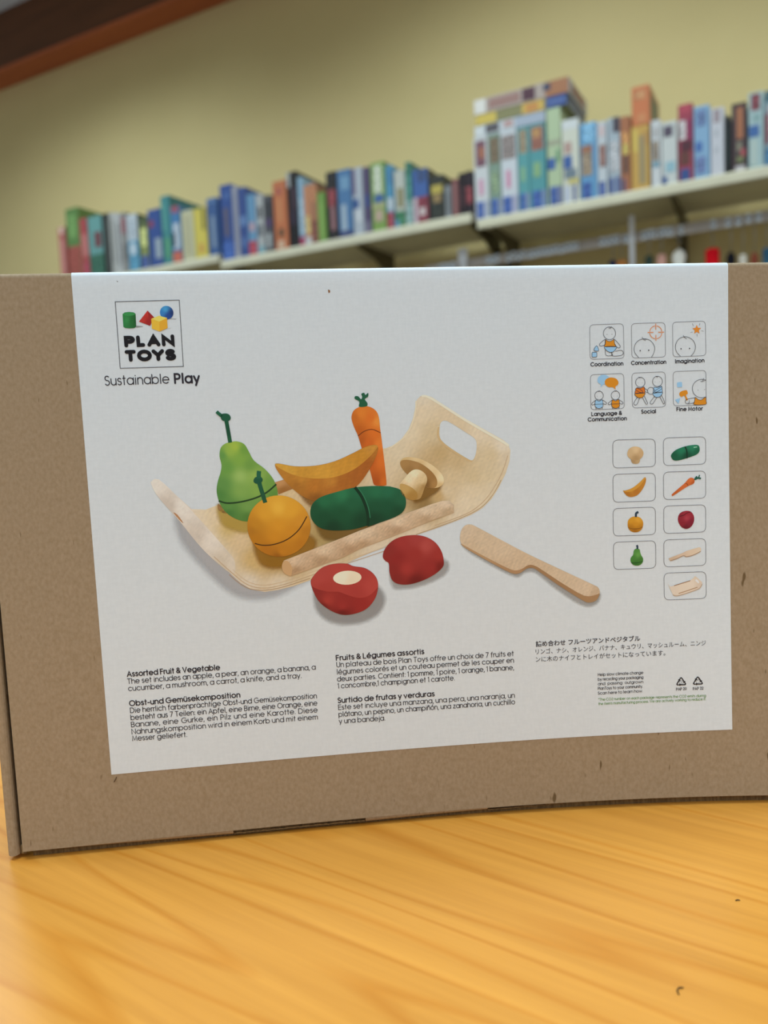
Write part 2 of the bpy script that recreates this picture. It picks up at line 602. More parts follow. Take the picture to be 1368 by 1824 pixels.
def fill(name, poly, colors, layer, step=0.8, grain=0.0, gdir=(1, 0), gfreq=1.6, soft=0.0, alpha=1.0, power=3.0, hole=None, parent=None, pale=0.12):
    """flat printed picture area; colors = one hex or [(s,t,hex), ...] blended smoothly over the area"""
    if isinstance(colors, str):
        colors = [(poly[0][0], poly[0][1], colors)]
    P = np.array(poly)
    x0, y0 = P.min(0); x1, y1 = P.max(0)
    G = []
    if len(colors) > 1 or soft or grain:
        gx, gy = np.meshgrid(np.arange(x0 + step / 2, x1, step), np.arange(y0 + step / 2, y1, step))
        Q = np.stack([gx.ravel(), gy.ravel()], 1)
        Q = Q[inside(Q, poly)]
        if len(Q):
            Q = Q[seg_dist(Q, poly) > step * 0.35]
        if hole is not None and len(Q):
            Q = Q[~inside(Q, hole)]
            Q = Q[seg_dist(Q, hole) > step * 0.35]
        G = [tuple(q) for q in Q]
    n = len(poly)
    pts = [Vector(p) for p in poly]
    edges = [(i, (i + 1) % n) for i in range(n)]
    if hole is not None:
        h = len(hole)
        pts += [Vector(p) for p in hole]
        edges += [(n + i, n + (i + 1) % h) for i in range(h)]
    pts += [Vector(g) for g in G]
    vo, eo, fo, *_ = mgeo.delaunay_2d_cdt(pts, edges, [], 1, 1e-6)
    V = np.array([(p.x, p.y) for p in vo])
    fo = [tuple(q) for q in fo]
    cen = np.array([V[list(q)].mean(0) for q in fo])
    keep = inside(cen, poly)
    if hole is not None:
        keep &= ~inside(cen, hole)
    fo = [q[::-1] if ((V[q[1]] - V[q[0]])[0] * (V[q[2]] - V[q[0]])[1] - (V[q[1]] - V[q[0]])[1] * (V[q[2]] - V[q[0]])[0]) > 0 else q for q, k in zip(fo, keep) if k]
    off = BASE + layer * LAYER
    me = bpy.data.meshes.new(name)
    me.from_pydata([LB(a, b, off) for a, b in V], [], fo)
    # colours
    S = np.array([(c[0], c[1]) for c in colors], float)
    C = np.array([[int(c[2][i:i + 2], 16) / 255 for i in (0, 2, 4)] for c in colors])
    d = np.hypot(V[:, None, 0] - S[None, :, 0], V[:, None, 1] - S[None, :, 1]) + 0.35
    w = d ** -power
    w /= w.sum(1, keepdims=True)
    if pale:
        C = np.clip((C * (1 - pale) + C.mean(1, keepdims=True) * pale) * 1.02, 0, 1)
    R_ = w @ C
    if grain:
        g = np.array(gdir, float); g /= np.hypot(*g)
        a = V @ g; b_ = V @ np.array([-g[1], g[0]])
        ph = np.sin(b_ * gfreq * 2.1 + 0.6 * np.sin(a * 0.21)) * 0.5 + np.sin(b_ * gfreq * 5.3 + 1.3 + 0.4 * np.sin(a * 0.33)) * 0.5
        rs = np.random.RandomState(len(V))
        ph = ph + rs.randn(len(V)) * 0.6
        R_ = R_ * (1 + grain * ph[:, None])
    R_ = np.clip(R_, 0, 1)
    Lc = np.where(R_ <= 0.04045, R_ / 12.92, ((R_ + 0.055) / 1.055) ** 2.4) * GAIN
    Lc = np.clip(Lc, 0, 0.9)
    al = np.full(len(V), alpha)
    if soft:
        dd = seg_dist(V, poly)
        t = np.clip(dd / soft, 0, 1)
        al = alpha * t * t * (3 - 2 * t)
    at = me.color_attributes.new('ink', 'FLOAT_COLOR', 'POINT')
    at.data.foreach_set('color', np.concatenate([Lc, al[:, None]], 1).astype(np.float32).ravel())
    me.update()
    o = link(name, me, parent or sheet, ink_pic)
    return o

class Ink:
    """collects flat ribbons and polygons of one ink colour into one printed piece"""
    def __init__(self, layer):
        self.v, self.f, self.layer = [], [], layer
    def stroke(self, pts, w, closed=False, cap=True):
        P = [np.array(p, float) for p in pts]
        Q = [P[0]]
        for p in P[1:]:
            if np.hypot(*(p - Q[-1])) > 1e-5:
                Q.append(p)
        P = Q
        if closed and len(P) > 2 and np.hypot(*(P[0] - P[-1])) < 1e-5:
            P = P[:-1]
        n = len(P)
        if n < 2:
            return
        b0 = len(self.v)
        h = w / 2
        for i in range(n):
            a = P[i] - P[i - 1] if (i > 0 or closed) else P[1] - P[0]
            b = P[(i + 1) % n] - P[i] if (i < n - 1 or closed) else P[-1] - P[-2]
            a = a / np.hypot(*a); b = b / np.hypot(*b)
            t = a + b
            l = np.hypot(*t)
            t = t / l if l > 1e-6 else a
            nn = np.array([-t[1], t[0]])
            c = max(0.5, float(nn @ np.array([-a[1], a[0]])))
            self.v += [tuple(P[i] + nn * h / c), tuple(P[i] - nn * h / c)]
        m = n if closed else n - 1
        for i in range(m):
            j = (i + 1) % n
            self.f.append((b0 + 2 * i, b0 + 2 * j, b0 + 2 * j + 1, b0 + 2 * i + 1))
        if cap and not closed:
            for p, q in ((P[0], P[1]), (P[-1], P[-2])):
                d = (p - q) / np.hypot(*(p - q))
                ang = math.atan2(d[1], d[0])
                k0 = len(self.v)
                self.v += [(p[0] + h * math.cos(ang + math.pi * (k / 6 - 0.5)), p[1] + h * math.sin(ang + math.pi * (k / 6 - 0.5))) for k in range(7)]
                self.f.append(tuple(range(k0, k0 + 7)))
    def poly(self, pts):
        tri = mgeo.tessellate_polygon([[Vector((p[0], p[1], 0)) for p in pts]])
        k0 = len(self.v)
        self.v += [tuple(p) for p in pts]
        self.f += [tuple(k0 + i for i in t) for t in tri]
    def disc(self, c, rx, ry=None, n=20):
        ry = ry or rx
        k0 = len(self.v)
        self.v += [(c[0] + rx * math.cos(2 * math.pi * k / n), c[1] + ry * math.sin(2 * math.pi * k / n)) for k in range(n)]
        self.f.append(tuple(range(k0, k0 + n)))
    def build(self, name, h, label=None):
        off = BASE + self.layer * LAYER
        V = np.array(self.v)
        fs = []
        for q in self.f:
            a = sum(V[q[i]][0] * V[q[(i + 1) % len(q)]][1] - V[q[(i + 1) % len(q)]][0] * V[q[i]][1] for i in range(len(q)))
            fs.append(q[::-1] if a > 0 else q)
        o = mesh(name, [LB(a, b, off) for a, b in self.v], fs, print_material('flat', h), sheet)
        if label:
            o['label'] = label
        return o

# ---- geometric single-stroke typeface (units: cap height 1, y up)
XH, RD = 0.72, 0.36
def arc(cx, cy, rx, ry, a0, a1, n=None):
    n = n or max(4, int(abs(a1 - a0) / 22))
    return [(cx + rx * math.cos(math.radians(a0 + (a1 - a0) * k / n)), cy + ry * math.sin(math.radians(a0 + (a1 - a0) * k / n))) for k in range(n + 1)]
def ring(cx=RD, cy=RD, rx=RD, ry=RD):
    return arc(cx, cy, rx, ry, 0, 360)
def S_(w, h, y0=0.0):
    r1, r2 = h * 0.24, h * 0.26
    return [(p[0], p[1] + y0) for p in arc(w / 2, h - r1, w * 0.46, r1, 35, 180) + arc(w / 2, h - r1, w * 0.46, r1, 180, 270)[1:] + arc(w / 2, r2, w * 0.5, r2, 90, 0)[1:] + arc(w / 2, r2, w * 0.5, r2, 0, -150)[1:]]
GL = {
 'a': ([ring(), [(.72, .72), (.72, 0)]], .72), 'b': ([ring(), [(0, 1.02), (0, 0)]], .72),
 'c': ([arc(.36, .36, .36, .36, 45, 315)], .64), 'd': ([ring(), [(.72, 1.02), (.72, 0)]], .72),
 'e': ([[(0.02, .37), (.72, .37)] + arc(.36, .36, .36, .36, 2, 315)], .72),
 'f': ([[(.12, 0), (.12, .8)] + arc(.32, .8, .2, .22, 180, 85), [(0, .7), (.34, .7)]], .34),
 'g': ([ring(), [(.72, .72), (.72, .02)] + arc(.37, .02, .35, .3, 0, -150)], .72),
 'h': ([[(0, 1.02), (0, 0)], arc(.29, .43, .29, .29, 180, 0) + [(.58, 0)]], .58),
 'i': ([[(.05, .7), (.05, 0)], [(.05, .95), (.05, .97)]], .1), 'j': ([[(.1, .7), (.1, -.12)] + arc(-.04, -.12, .14, .16, 0, -80), [(.1, .95), (.1, .97)]], .1),
 'k': ([[(0, 1.02), (0, 0)], [(.46, .7), (.02, .32)], [(.14, .42), (.5, 0)]], .5), 'l': ([[(.05, 1.02), (.05, 0)]], .1),
 'm': ([[(0, .7), (0, 0)], arc(.23, .46, .23, .25, 180, 0) + [(.46, 0)], arc(.69, .46, .23, .25, 180, 0) + [(.92, 0)]], .92),
 'n': ([[(0, .7), (0, 0)], arc(.28, .43, .28, .29, 180, 0) + [(.56, 0)]], .56), 'o': ([ring()], .72),
 'p': ([ring(), [(0, .72), (0, -.3)]], .72), 'q': ([ring(), [(.72, .72), (.72, -.3)]], .72),
 'r': ([[(0, .7), (0, 0)], arc(.24, .44, .24, .27, 180, 75)], .26), 's': ([S_(.4, .72)], .4),
 't': ([[(.14, .98), (.14, 0)], [(0, .7), (.3, .7)]], .3), 'u': ([[(0, .7), (0, .28)] + arc(.28, .28, .28, .28, 180, 360) + [(.56, .7)], [(.56, .7), (.56, 0)]], .56),
 'v': ([[(0, .7), (.28, 0), (.56, .7)]], .56), 'w': ([[(0, .7), (.22, 0), (.45, .66), (.68, 0), (.9, .7)]], .9),
 'x': ([[(0, .7), (.5, 0)], [(.5, .7), (0, 0)]], .5), 'y': ([[(0, .7), (.29, .04)], [(.58, .7), (.18, -.3)]], .58),
 'z': ([[(0.02, .68), (.46, .68), (0, .02), (.48, .02)]], .48),
 'A': ([[(0, 0), (.4, 1), (.8, 0)], [(.15, .32), (.65, .32)]], .8),
 'B': ([[(0, 0), (0, 1), (.28, 1)] + arc(.28, .77, .24, .23, 90, -90) + [(0, .54)], [(.28, .54)] + arc(.28, .27, .28, .27, 90, -90) + [(0, 0)]], .56),
 'C': ([arc(.5, .5, .5, .5, 45, 315)], .9), 'D': ([[(0, 0), (0, 1), (.3, 1)] + arc(.3, .5, .48, .5, 90, -90) + [(0, 0)]], .78),
 'E': ([[(.5, 1), (0, 1), (0, 0), (.5, 0)], [(0, .53), (.48, .53)]], .5), 'F': ([[(.46, 1), (0, 1), (0, 0)], [(0, .53), (.42, .53)]], .46),
 'G': ([arc(.5, .5, .5, .5, 50, 360) + [(.55, .5)]], 1.0), 'H': ([[(0, 1), (0, 0)], [(.66, 1), (.66, 0)], [(0, .53), (.66, .53)]], .66),
 'I': ([[(.05, 1), (.05, 0)]], .1), 'K': ([[(0, 1), (0, 0)], [(.58, 1), (.02, .46)], [(.16, .58), (.64, 0)]], .64),
 'L': ([[(0, 1), (0, 0), (.45, 0)]], .45), 'M': ([[(0, 0), (.1, 1), (.44, .12), (.78, 1), (.88, 0)]], .88),
 'N': ([[(0, 0), (0, 1), (.7, 0), (.7, 1)]], .7), 'O': ([ring(.5, .5, .5, .5)], 1.0),
 'P': ([[(0, 0), (0, 1), (.3, 1)] + arc(.3, .73, .27, .27, 90, -90) + [(0, .46)]], .57),
 'S': ([S_(.5, 1.0)], .5), 'T': ([[(.31, 0), (.31, 1)], [(0, 1), (.62, 1)]], .62), 'U': ([[(0, 1), (0, .32)] + arc(.32, .32, .32, .32, 180, 360) + [(.64, 1)]], .64),
 'V': ([[(0, 1), (.37, 0), (.74, 1)]], .74), 'W': ([[(0, 1), (.27, 0), (.55, .95), (.83, 0), (1.1, 1)]], 1.1), 'Y': ([[(0, 1), (.34, .48), (.68, 1)], [(.34, .48), (.34, 0)]], .68),
 '0': ([ring(.3, .5, .3, .5)], .6), '1': ([[(0, .86), (.16, 1), (.16, 0)]], .16), '2': ([arc(.28, .72, .27, .28, 165, -20) + [(0.02, 0.01), (.56, 0.01)]], .56), '7': ([[(0, 1), (.52, 1), (.14, 0)]], .52),
 ',': ([[(.05, .04), (-.02, -.16)]], .04), '.': ([[(.03, .02), (.03, .05)]], .05), ':': ([[(.03, .02), (.03, .05)], [(.03, .6), (.03, .63)]], .05),
 '-': ([[(0, .36), (.3, .36)]], .3), "'": ([[(0, 1.0), (0, .8)]], 0), '*': ([[(.12, 1), (.12, .72)], [(0, .93), (.24, .79)], [(.24, .93), (0, .79)]], .24),
 '&': ([[(.66, 0), (.14, .62)] + arc(.3, .77, .2, .21, 200, -50) + [(.1, .42)] + arc(.27, .24, .27, .24, 140, 310) + [(.68, .42)]], .68),
}
for ch, base, acc in (('ü', 'u', 'd'), ('ä', 'a', 'd'), ('é', 'e', 'a'), ('á', 'a', 'a'), ('ó', 'o', 'a'), ('ñ', 'n', 't')):
    st, w = GL[base]
    c = w / 2
    ex = {'d': [[(c - .14, .93), (c - .14, .95)], [(c + .14, .93), (c + .14, .95)]], 'a': [[(c - .04, .84), (c + .12, 1.04)]],
          't': [[(c - .2, .86), (c - .08, .94), (c + .08, .88), (c + .2, .95)]]}[acc]
    GL[ch] = (st + ex, w)

def text_line(ink, text, a, b, cap, weight, gap=0.13, space=0.30):
    """set text between baseline points a and b (label mm); cap = cap height in mm, weight = stroke in mm"""
    a = np.array(a, float); b = np.array(b, float)
    Wd = float(np.hypot(*(b - a)))
    ux = (b - a) / Wd
    uy = np.array([ux[1], -ux[0]])                      # up on the sheet (t grows downwards)
    g = gap + weight / cap * 0.62
    nat = 0.0; nsp = 0
    for i, ch in enumerate(text):
        if ch == ' ':
            nat += space; nsp += 1
        else:
            nat += GL[ch][1] + (g if i < len(text) - 1 and text[i + 1] != ' ' else (g * .5 if i < len(text) - 1 else 0))
    ink_w = nat - nsp * space
    kx = (Wd / cap - nsp * 0.43) / ink_w
    kx = min(kx, 1.06) if nsp else kx
    extra = (Wd / cap - ink_w * kx) / nsp if nsp else 0.0
    x = 0.0
    for i, ch in enumerate(text):
        if ch == ' ':
            x += extra
            continue
        st, w = GL[ch]
        for s in st:
            ink.stroke([a + ux * (x + p[0] * kx) * cap + uy * p[1] * cap for p in s], weight)
        x += (w + (g if i < len(text) - 1 and text[i + 1] != ' ' else g * .5)) * kx

DARK = '2a262e'
def para(name, lines, cap, wreg, wbold, color=DARK, layer=3, label=None):
    ink = Ink(layer)
    for (txt, ab, bold) in lines:
        text_line(ink, txt, ab[0], ab[1], cap, wbold if bold else wreg)
    return ink.build(name, color, label)

para('printed_text', [
 ('Assorted Fruit & Vegetable', [(10.56,180.07),(51.95,179.61)], 1),
 ('The set includes an apple, a pear, an orange, a banana, a', [(10.45,183.44),(95.78,182.32)], 0),
 ('cucumber, a mushroom, a carrot, a knife, and a tray.', [(10.57,186.76),(89.03,185.90)], 0)], 2.32, 0.30, 0.46, label='English product text in black print')
para('printed_text', [
 ('Obst-und Gemüsekomposition', [(10.56,193.78),(60.29,193.22)], 1),
 ('Die herrlich farbenprächtige Obst-und Gemüsekomposition', [(10.67,197.11),(95.58,196.15)], 0),
 ('besteht aus 7 Teilen: ein Apfel, eine Birne, eine Orange, eine', [(10.65,200.44),(95.62,199.58)], 0),
 ('Banane, eine Gurke, ein Pilz und eine Karotte. Diese', [(10.62,203.78),(95.60,202.92)], 0),
 ('Nahrungskomposition wird in einem Korb und mit einem', [(10.59,207.12),(95.49,206.35)], 0),
 ('Messer geliefert.', [(10.65,210.32),(35.01,210.28)], 0)], 2.32, 0.30, 0.46, label='German product text in black print')
para('printed_text', [
 ('Fruits & Légumes assortis', [(105.72,178.64),(147.01,177.93)], 1),
 ('Un plateau de bois Plan Toys offre un choix de 7 fruits et', [(105.76,181.91),(189.83,181.34)], 0),
 ('légumes colorés et un couteau permet de les couper en', [(105.72,185.32),(189.81,184.59)], 0),
 ('deux parties. Contient: 1 pomme, 1 poire, 1 orange, 1 banane,', [(105.69,188.74),(189.71,188.13)], 0),
 ('1 concombre,1 champignon et 1 carotte.', [(105.80,192.11),(161.12,191.64)], 0)], 2.32, 0.30, 0.46, label='French product text in black print')
para('printed_text', [
 ('Surtido de frutas y verduras', [(105.51,199.11),(151.14,198.78)], 1),
 ('Este set incluye una manzana, una pera, una naranja, un', [(105.55,202.49),(189.75,201.80)], 0),
 ('plátano, un pepino, un champiñón, una zanahoria, un cuchillo', [(105.52,205.88),(189.80,205.02)], 0),
 ('y una bandeja.', [(105.49,209.19),(127.20,209.12)], 0)], 2.32, 0.30, 0.46, label='Spanish product text in black print')
para('printed_text', [
 ('Help slow climate change', [(230.49,193.34),(252.36,193.24)], 0),
 ('by recycling your packaging', [(230.44,195.60),(252.32,195.50)], 0),
 ('and passing outgrown', [(230.39,197.85),(252.27,197.75)], 0),
 ('PlanToys to your community.', [(230.35,200.11),(252.01,199.99)], 0),
 ('Scan here to learn how.', [(230.30,202.45),(251.96,202.25)], 0)], 1.32, 0.2, 0.3, label='small recycling note in black print')
para('printed_text', [
 ('*The CO2 number on each package represents the CO2 emits during', [(230.44,205.52),(282.33,205.67)], 0),
 ("the item's manufacturing process. We are actively working to reduce it.", [(230.40,207.64),(282.30,207.34)], 0)], 1.2, 0.16, 0.3, color='5d8a3c', label='small green footnote')
para('printed_text', [('PAP 20', [(268.26,202.11),(273.11,201.93)], 0)], 1.25, 0.22, 0.3)
para('printed_text', [('PAP 22', [(276.31,202.19),(281.21,202.00)], 0)], 1.25, 0.22, 0.3)

# Japanese paragraph: outlines of the built-in fallback typeface laid on the sheet
def jp(text, ab, h, bold=0.0):
    cu = bpy.data.curves.new('jp', 'FONT')
    cu.body = text
    cu.offset = bold
    cu.resolution_u = 3
    ob = bpy.data.objects.new('jp', cu)
    COL.objects.link(ob)
    bpy.context.view_layer.update()
    me = bpy.data.meshes.new_from_object(ob.evaluated_get(bpy.context.evaluated_depsgraph_get()))
    bpy.data.objects.remove(ob, do_unlink=True)
    V = np.array([tuple(v.co)[:2] for v in me.vertices])
    F = [tuple(p.vertices) for p in me.polygons]
    bpy.data.meshes.remove(me)
    a, b = np.array(ab[0]), np.array(ab[1])
    Wd = float(np.hypot(*(b - a)))
    ux = (b - a) / Wd
    uy = np.array([ux[1], -ux[0]])
    x0, x1 = V[:, 0].min(), V[:, 0].max()
    k = Wd / (x1 - x0)
    return [tuple(a + ux * (x - x0) * k + uy * (y * h)) for x, y in V], F
ink = Ink(3)
for (txt, ab, h, bold) in (('詰め合わせ フルーツアンドベジタブル', [(200.72,177.30),(251.27,176.91)], 2.9, 0.016),
                           ('リンゴ、ナシ、オレンジ、バナナ、キュウリ、マッシュルーム、ニンジ', [(200.62,181.04),(282.98,180.45)], 2.9, 0.0),
                           ('ンに木のナイフとトレイがセットになっています。', [(200.52,184.80),(263.28,184.50)], 2.9, 0.0)):
    Vv, Ff = jp(txt, ab, h, bold)
    k0 = len(ink.v)
    ink.v += Vv
    ink.f += [tuple(k0 + i for i in q) for q in Ff]
ink.build('printed_text', DARK, 'Japanese product text in black print')

# recycling triangles
def triangle_mark(c, r, inner):
    ink = Ink(3)
    cx, cy = c
    V = [np.array([cx + r * math.cos(math.radians(a)), cy + 0.1 * r + r * 0.92 * math.sin(math.radians(a))]) for a in (-90, 30, 150)]
    for i in range(3):
        p, q, o_ = V[i], V[(i + 1) % 3], V[(i + 2) % 3]
        # each arm wraps round one corner
        A = p + (q - p) * 0.62; B = p + (q - p) * 0.12; C_ = p + (o_ - p) * 0.12; D = p + (o_ - p) * 0.22
        ink.stroke(smooth_poly([A, B, C_, D], False, 4), r * 0.20, cap=False)
        d = (q - p) / np.hypot(*(q - p)); nn = np.array([-d[1], d[0]])
        T = p + (q - p) * 0.60
        ink.poly([T + nn * r * 0.26, T + d * r * 0.34, T - nn * r * 0.26])
    ink.build('printed_mark', '1c1a20', 'black triangular recycling mark')
    ink = Ink(4)
    for s in inner:
        ink.stroke([(cx + a * r, cy + b * r) for a, b in s], 0.1)
    ink.build('printed_mark', '55555a')
cube_in = [[(-.35, -.1), (0, -.25), (.4, -.1), (.05, .08), (-.35, -.1), (-.35, .3), (.05, .48), (.4, .3), (.4, -.1)], [(.05, .08), (.05, .48)]]
page_in = [[(-.4, -.05), (.15, -.35), (.4, .15), (-.1, .5), (-.4, -.05)], [(-.25, .0), (.15, -.2)]]
triangle_mark([(270.64,197.84)][0], 2.7, cube_in)
triangle_mark([(278.68,197.78)][0], 2.7, page_in)

# ---- logo
lf = [(17.78,12.92),(45.23,12.69),(45.02,41.50),(17.79,41.60)]
ink = Ink(3)
ink.stroke(lf, 0.26, closed=True)
ink.build('printed_frame', '3a383e', 'thin square logo frame')
def logo_word(parts, cap, w):
    ink = Ink(4)
    for ch, (a, b) in parts:
        a = np.array(a); b = np.array(b)
        ux = (b - a) / np.hypot(*(b - a)); uy = np.array([ux[1], -ux[0]])
        st, wd = GL[ch]
        Wd = np.hypot(*(b - a)) - w
        for s in st:
            ink.stroke([a + ux * (w / 2 + p[0] / wd * Wd) + uy * (w / 2 + p[1] * (cap - w)) for p in s], w)
    ink.build('printed_text', '141014', 'heavy rounded black logo lettering')
logo_word([('P', [(20.30,32.63),(25.01,32.59)]), ('L', [(25.59,32.60),(29.24,32.53)]), ('A', [(30.20,32.55),(35.82,32.52)]), ('N', [(36.46,32.54),(42.06,32.45)])], 5.0, 1.65)
logo_word([('T', [(20.21,38.88),(24.97,38.84)]), ('O', [(25.39,38.85),(31.76,38.85)]), ('Y', [(31.76,38.85),(37.19,38.82)]), ('S', [(37.51,38.83),(42.21,38.79)])], 5.1, 1.65)
ink = Ink(3)
(sa, sb) = [(10.86,48.80),(38.37,48.60)]
text_line(ink, 'Sustainable', sa, sb, 3.95, 0.42)
(sa, sb) = [(40.99,48.67),(51.51,48.64)]
text_line(ink, 'Play', sa, sb, 3.95, 0.85)
ink.build('printed_text', DARK, 'slogan under the logo, second word bold')
# toy blocks in the logo
fill('printed_block_shadow', [(25.70,23.13),(29.15,23.52),(28.79,24.15),(25.76,24.46)], '8a8880', 1, soft=0.5, step=0.4, alpha=0.9)
fill('printed_block_shadow', [(37.60,25.41),(41.50,24.32),(40.55,25.04),(36.23,26.07)], '8a8078', 1, soft=0.5, step=0.4, alpha=0.9)
fill('printed_block_shadow', [(40.88,20.26),(44.10,20.64),(43.21,21.16),(40.03,21.09)], '9a9a9c', 1, soft=0.5, step=0.4, alpha=0.9)
cyl = [(20.53,18.25),(21.53,17.53),(23.38,17.36),(25.31,17.61),(26.11,18.26),(25.96,23.82),(24.97,24.39),(23.12,24.45),(21.29,24.26),(20.49,23.76)]
fill('printed_block', cyl, [(20.50,20.79),(22.07,20.83),(24.40,21.40),(25.98,21.44),(23.34,17.94)][:0] or [(p[0], p[1], h) for p, h in zip([(20.39,20.79),(22.07,20.83),(24.40,21.40),(26.14,21.44)], ('1f7a38', '2f8a42', '1f6a2c', '14501f'))], 4, 0.5).__setitem__('label', 'green cylinder of the logo')
fill('printed_block', smooth_poly([(20.58,18.25),(21.78,17.64),(23.37,17.46),(25.04,17.71),(26.05,18.36),(24.85,18.92),(23.25,19.10),(21.69,18.91)]), '2f8f45', 5)
pyr = [(31.32,16.93),(34.01,20.01),(31.90,23.53),(27.28,21.62)]
fill('printed_block', pyr, [(p[0], p[1], h) for p, h in zip([(28.92,20.97),(31.25,17.83),(32.57,21.57),(31.74,22.09)], ('c02a20', 'c8281e', 'a81c18', '9a1814'))], 4, 0.5).__setitem__('label', 'red pyramid of the logo')
fill('printed_block', [(31.32,16.93),(34.01,20.01),(31.90,23.53)], 'a01a16', 5)
sp = [(39.45,18.00)][0]; spr = [(42.36,18.05)][0]; rs_ = spr[0] - sp[0]
fill('printed_block', arc(sp[0], sp[1], rs_, rs_, 0, 345, 24), [(p[0], p[1], h) for p, h in zip([(38.85,16.66),(40.15,19.34),(41.81,18.31),(37.59,17.96)], ('3a98d0', '1a3f90', '18306c', '2878c0'))], 4, 0.5).__setitem__('label', 'blue ball of the logo')
cub = [(32.65,20.51),(36.07,19.26),(39.45,20.28),(39.41,24.65),(35.86,26.06),(32.61,24.77)]
fill('printed_block', cub, 'e8b52a', 6).__setitem__('label', 'yellow cube of the logo')
fill('printed_block', [(32.65,20.51),(36.07,19.26),(39.45,20.28),(36.05,21.86)], 'f2cf55', 7)
fill('printed_block', [(36.05,21.86),(39.45,20.28),(39.41,24.65),(35.86,26.06)], 'e0a31e', 7)

# ---- pictogram frames and babies
def rrect(q, r):
    """rounded outline through the four corners q (label mm)"""
    q = [np.array(p, float) for p in q]
    out = []
    for i in range(4):
        p, a, b = q[i], q[i - 1], q[(i + 1) % 4]
        da = (a - p) / np.hypot(*(a - p)); db = (b - p) / np.hypot(*(b - p))
        for k in range(7):
            t = k / 6
            out.append((p + da * r) * (1 - t) ** 2 + p * 2 * t * (1 - t) + (p + db * r) * t * t)
    return out
LINE = '3a3840'
def frame_print(q, r, w=0.17):
    ink = Ink(3)
    ink.stroke(rrect(q, r), w, closed=True)
    ink.build('printed_frame', '5c5a60')
for q in ([(230.22,27.38),(246.25,27.16),(246.25,43.05),(230.01,43.10)], [(250.04,27.24),(266.21,27.07),(266.20,42.93),(250.00,43.04)], [(269.82,27.04),(285.74,26.81),(285.76,42.80),(269.76,42.97)],
          [(230.01,50.11),(245.94,49.97),(245.93,66.19),(229.86,66.32)], [(249.86,49.92),(265.91,49.77),(265.83,66.06),(249.75,66.09)], [(269.69,49.77),(285.64,49.63),(285.46,65.71),(269.56,65.80)]):
    frame_print(q, 1.9)
for q in ([(240.02,80.74),(260.47,80.83),(260.36,93.86),(239.83,93.82)], [(264.40,80.58),(284.90,80.62),(284.75,93.56),(264.25,93.57)], [(239.77,96.78),(260.20,96.87),(260.04,110.04),(239.59,109.95)], [(264.14,96.64),(284.58,96.77),(284.42,109.69),(263.98,109.71)],
          [(239.47,112.88),(259.93,112.98),(259.77,126.09),(239.34,126.01)], [(263.92,112.70),(284.26,112.83),(284.08,125.82),(263.75,125.82)], [(239.28,128.92),(259.71,129.00),(259.54,142.15),(239.19,142.01)], [(263.64,128.83),(283.97,128.93),(283.79,141.84),(263.53,141.83)], [(263.42,144.76),(283.77,144.87),(283.64,157.76),(263.35,157.76)]):
    frame_print(q, 2.6, 0.2)
for (txt, ab) in (('Coordination', [(230.32,46.21),(245.69,46.15)]), ('Concentration', [(249.71,46.04),(266.31,45.96)]), ('Imagination', [(270.87,45.87),(284.81,45.76)]), ('Social', [(254.12,68.74),(261.00,68.70)]), ('Fine Motor', [(271.18,68.16),(283.63,68.13)])):
    para('printed_text', [(txt, ab, 1)], 1.62, 0.3, 0.36)
para('printed_text', [('Language &', [(230.23,69.10),(244.55,68.97)], 1), ('Communication', [(228.42,71.55),(246.82,71.56)], 1)], 1.62, 0.3, 0.36)

LWD = 0.2
def blob(ink_line, pts, fillcol=None, layer=5, closed=True, sub=4, lw=LWD):
    P = smooth_poly(pts, closed, sub)
    if fillcol:
        k = Ink(layer); k.poly(P); k.build('printed_fill', fillcol)
    ink_line.stroke(P, lw, closed=closed)
def circ(c, e):
    r = np.hypot(c[0] - e[0], c[1] - e[1])
    return arc(c[0], c[1], r, r, 0, 345, 22)
ORG, BLU = 'd0871c', '93bfe0'
def baby_face(L, c, e, eyes, hair, er=0.16, hide=None):
    L.stroke(circ(c, e), LWD, closed=True)
    for p in eyes:
        L.disc(p, er)
    for h_ in hair:
        L.stroke(h_, 0.16)
# 1 sitting baby with blocks
L1 = Ink(6)
(c, e) = [(239.52,31.41),(242.43,31.48)]
baby_face(L1, c, e, [(238.31,31.91),(240.66,31.86)], [[(239.58,28.58),(240.18,29.02),(240.63,28.40)], [(239.19,28.99),(239.73,29.22),(240.17,29.12)]])
blob(L1, [(237.60,34.20),(238.41,34.85),(239.50,35.14),(240.88,34.64),(241.60,34.14),(241.78,35.98),(242.46,37.57),(239.99,37.62),(237.14,37.44),(237.29,35.87)], ORG)
blob(L1, [(237.14,37.50),(242.46,37.52),(242.16,38.88),(240.76,40.06),(239.28,40.02),(237.77,39.04)], BLU)
blob(L1, [(237.49,34.20),(235.66,35.31),(234.65,36.33),(234.96,37.13),(236.17,37.00),(237.28,36.50)], None)
blob(L1, [(241.71,34.30),(243.05,35.48),(244.50,37.36),(243.93,38.24),(243.00,37.85),(241.94,36.51)], None)
blob(L1, [(237.33,39.03),(237.40,40.87),(238.26,41.68),(240.18,41.62),(240.74,41.22),(240.21,40.15),(240.76,40.06)], None, closed=False)
blob(L1, [(242.25,39.67),(244.90,39.32),(245.87,40.29),(245.51,41.34),(243.75,41.82),(240.73,41.74),(240.37,40.42)], None, closed=False)
blob(L1, [(233.27,36.93),(234.15,39.21),(231.86,38.99)], BLU, sub=3)
q = rrect([(231.02,39.92),(233.26,39.87),(233.26,42.08),(230.91,42.12)], 0.5)
k = Ink(5); k.poly(q); k.build('printed_fill', BLU)
L1.stroke(q, LWD, closed=True)
L1.build('printed_pictogram', LINE, 'sitting baby with blue blocks')
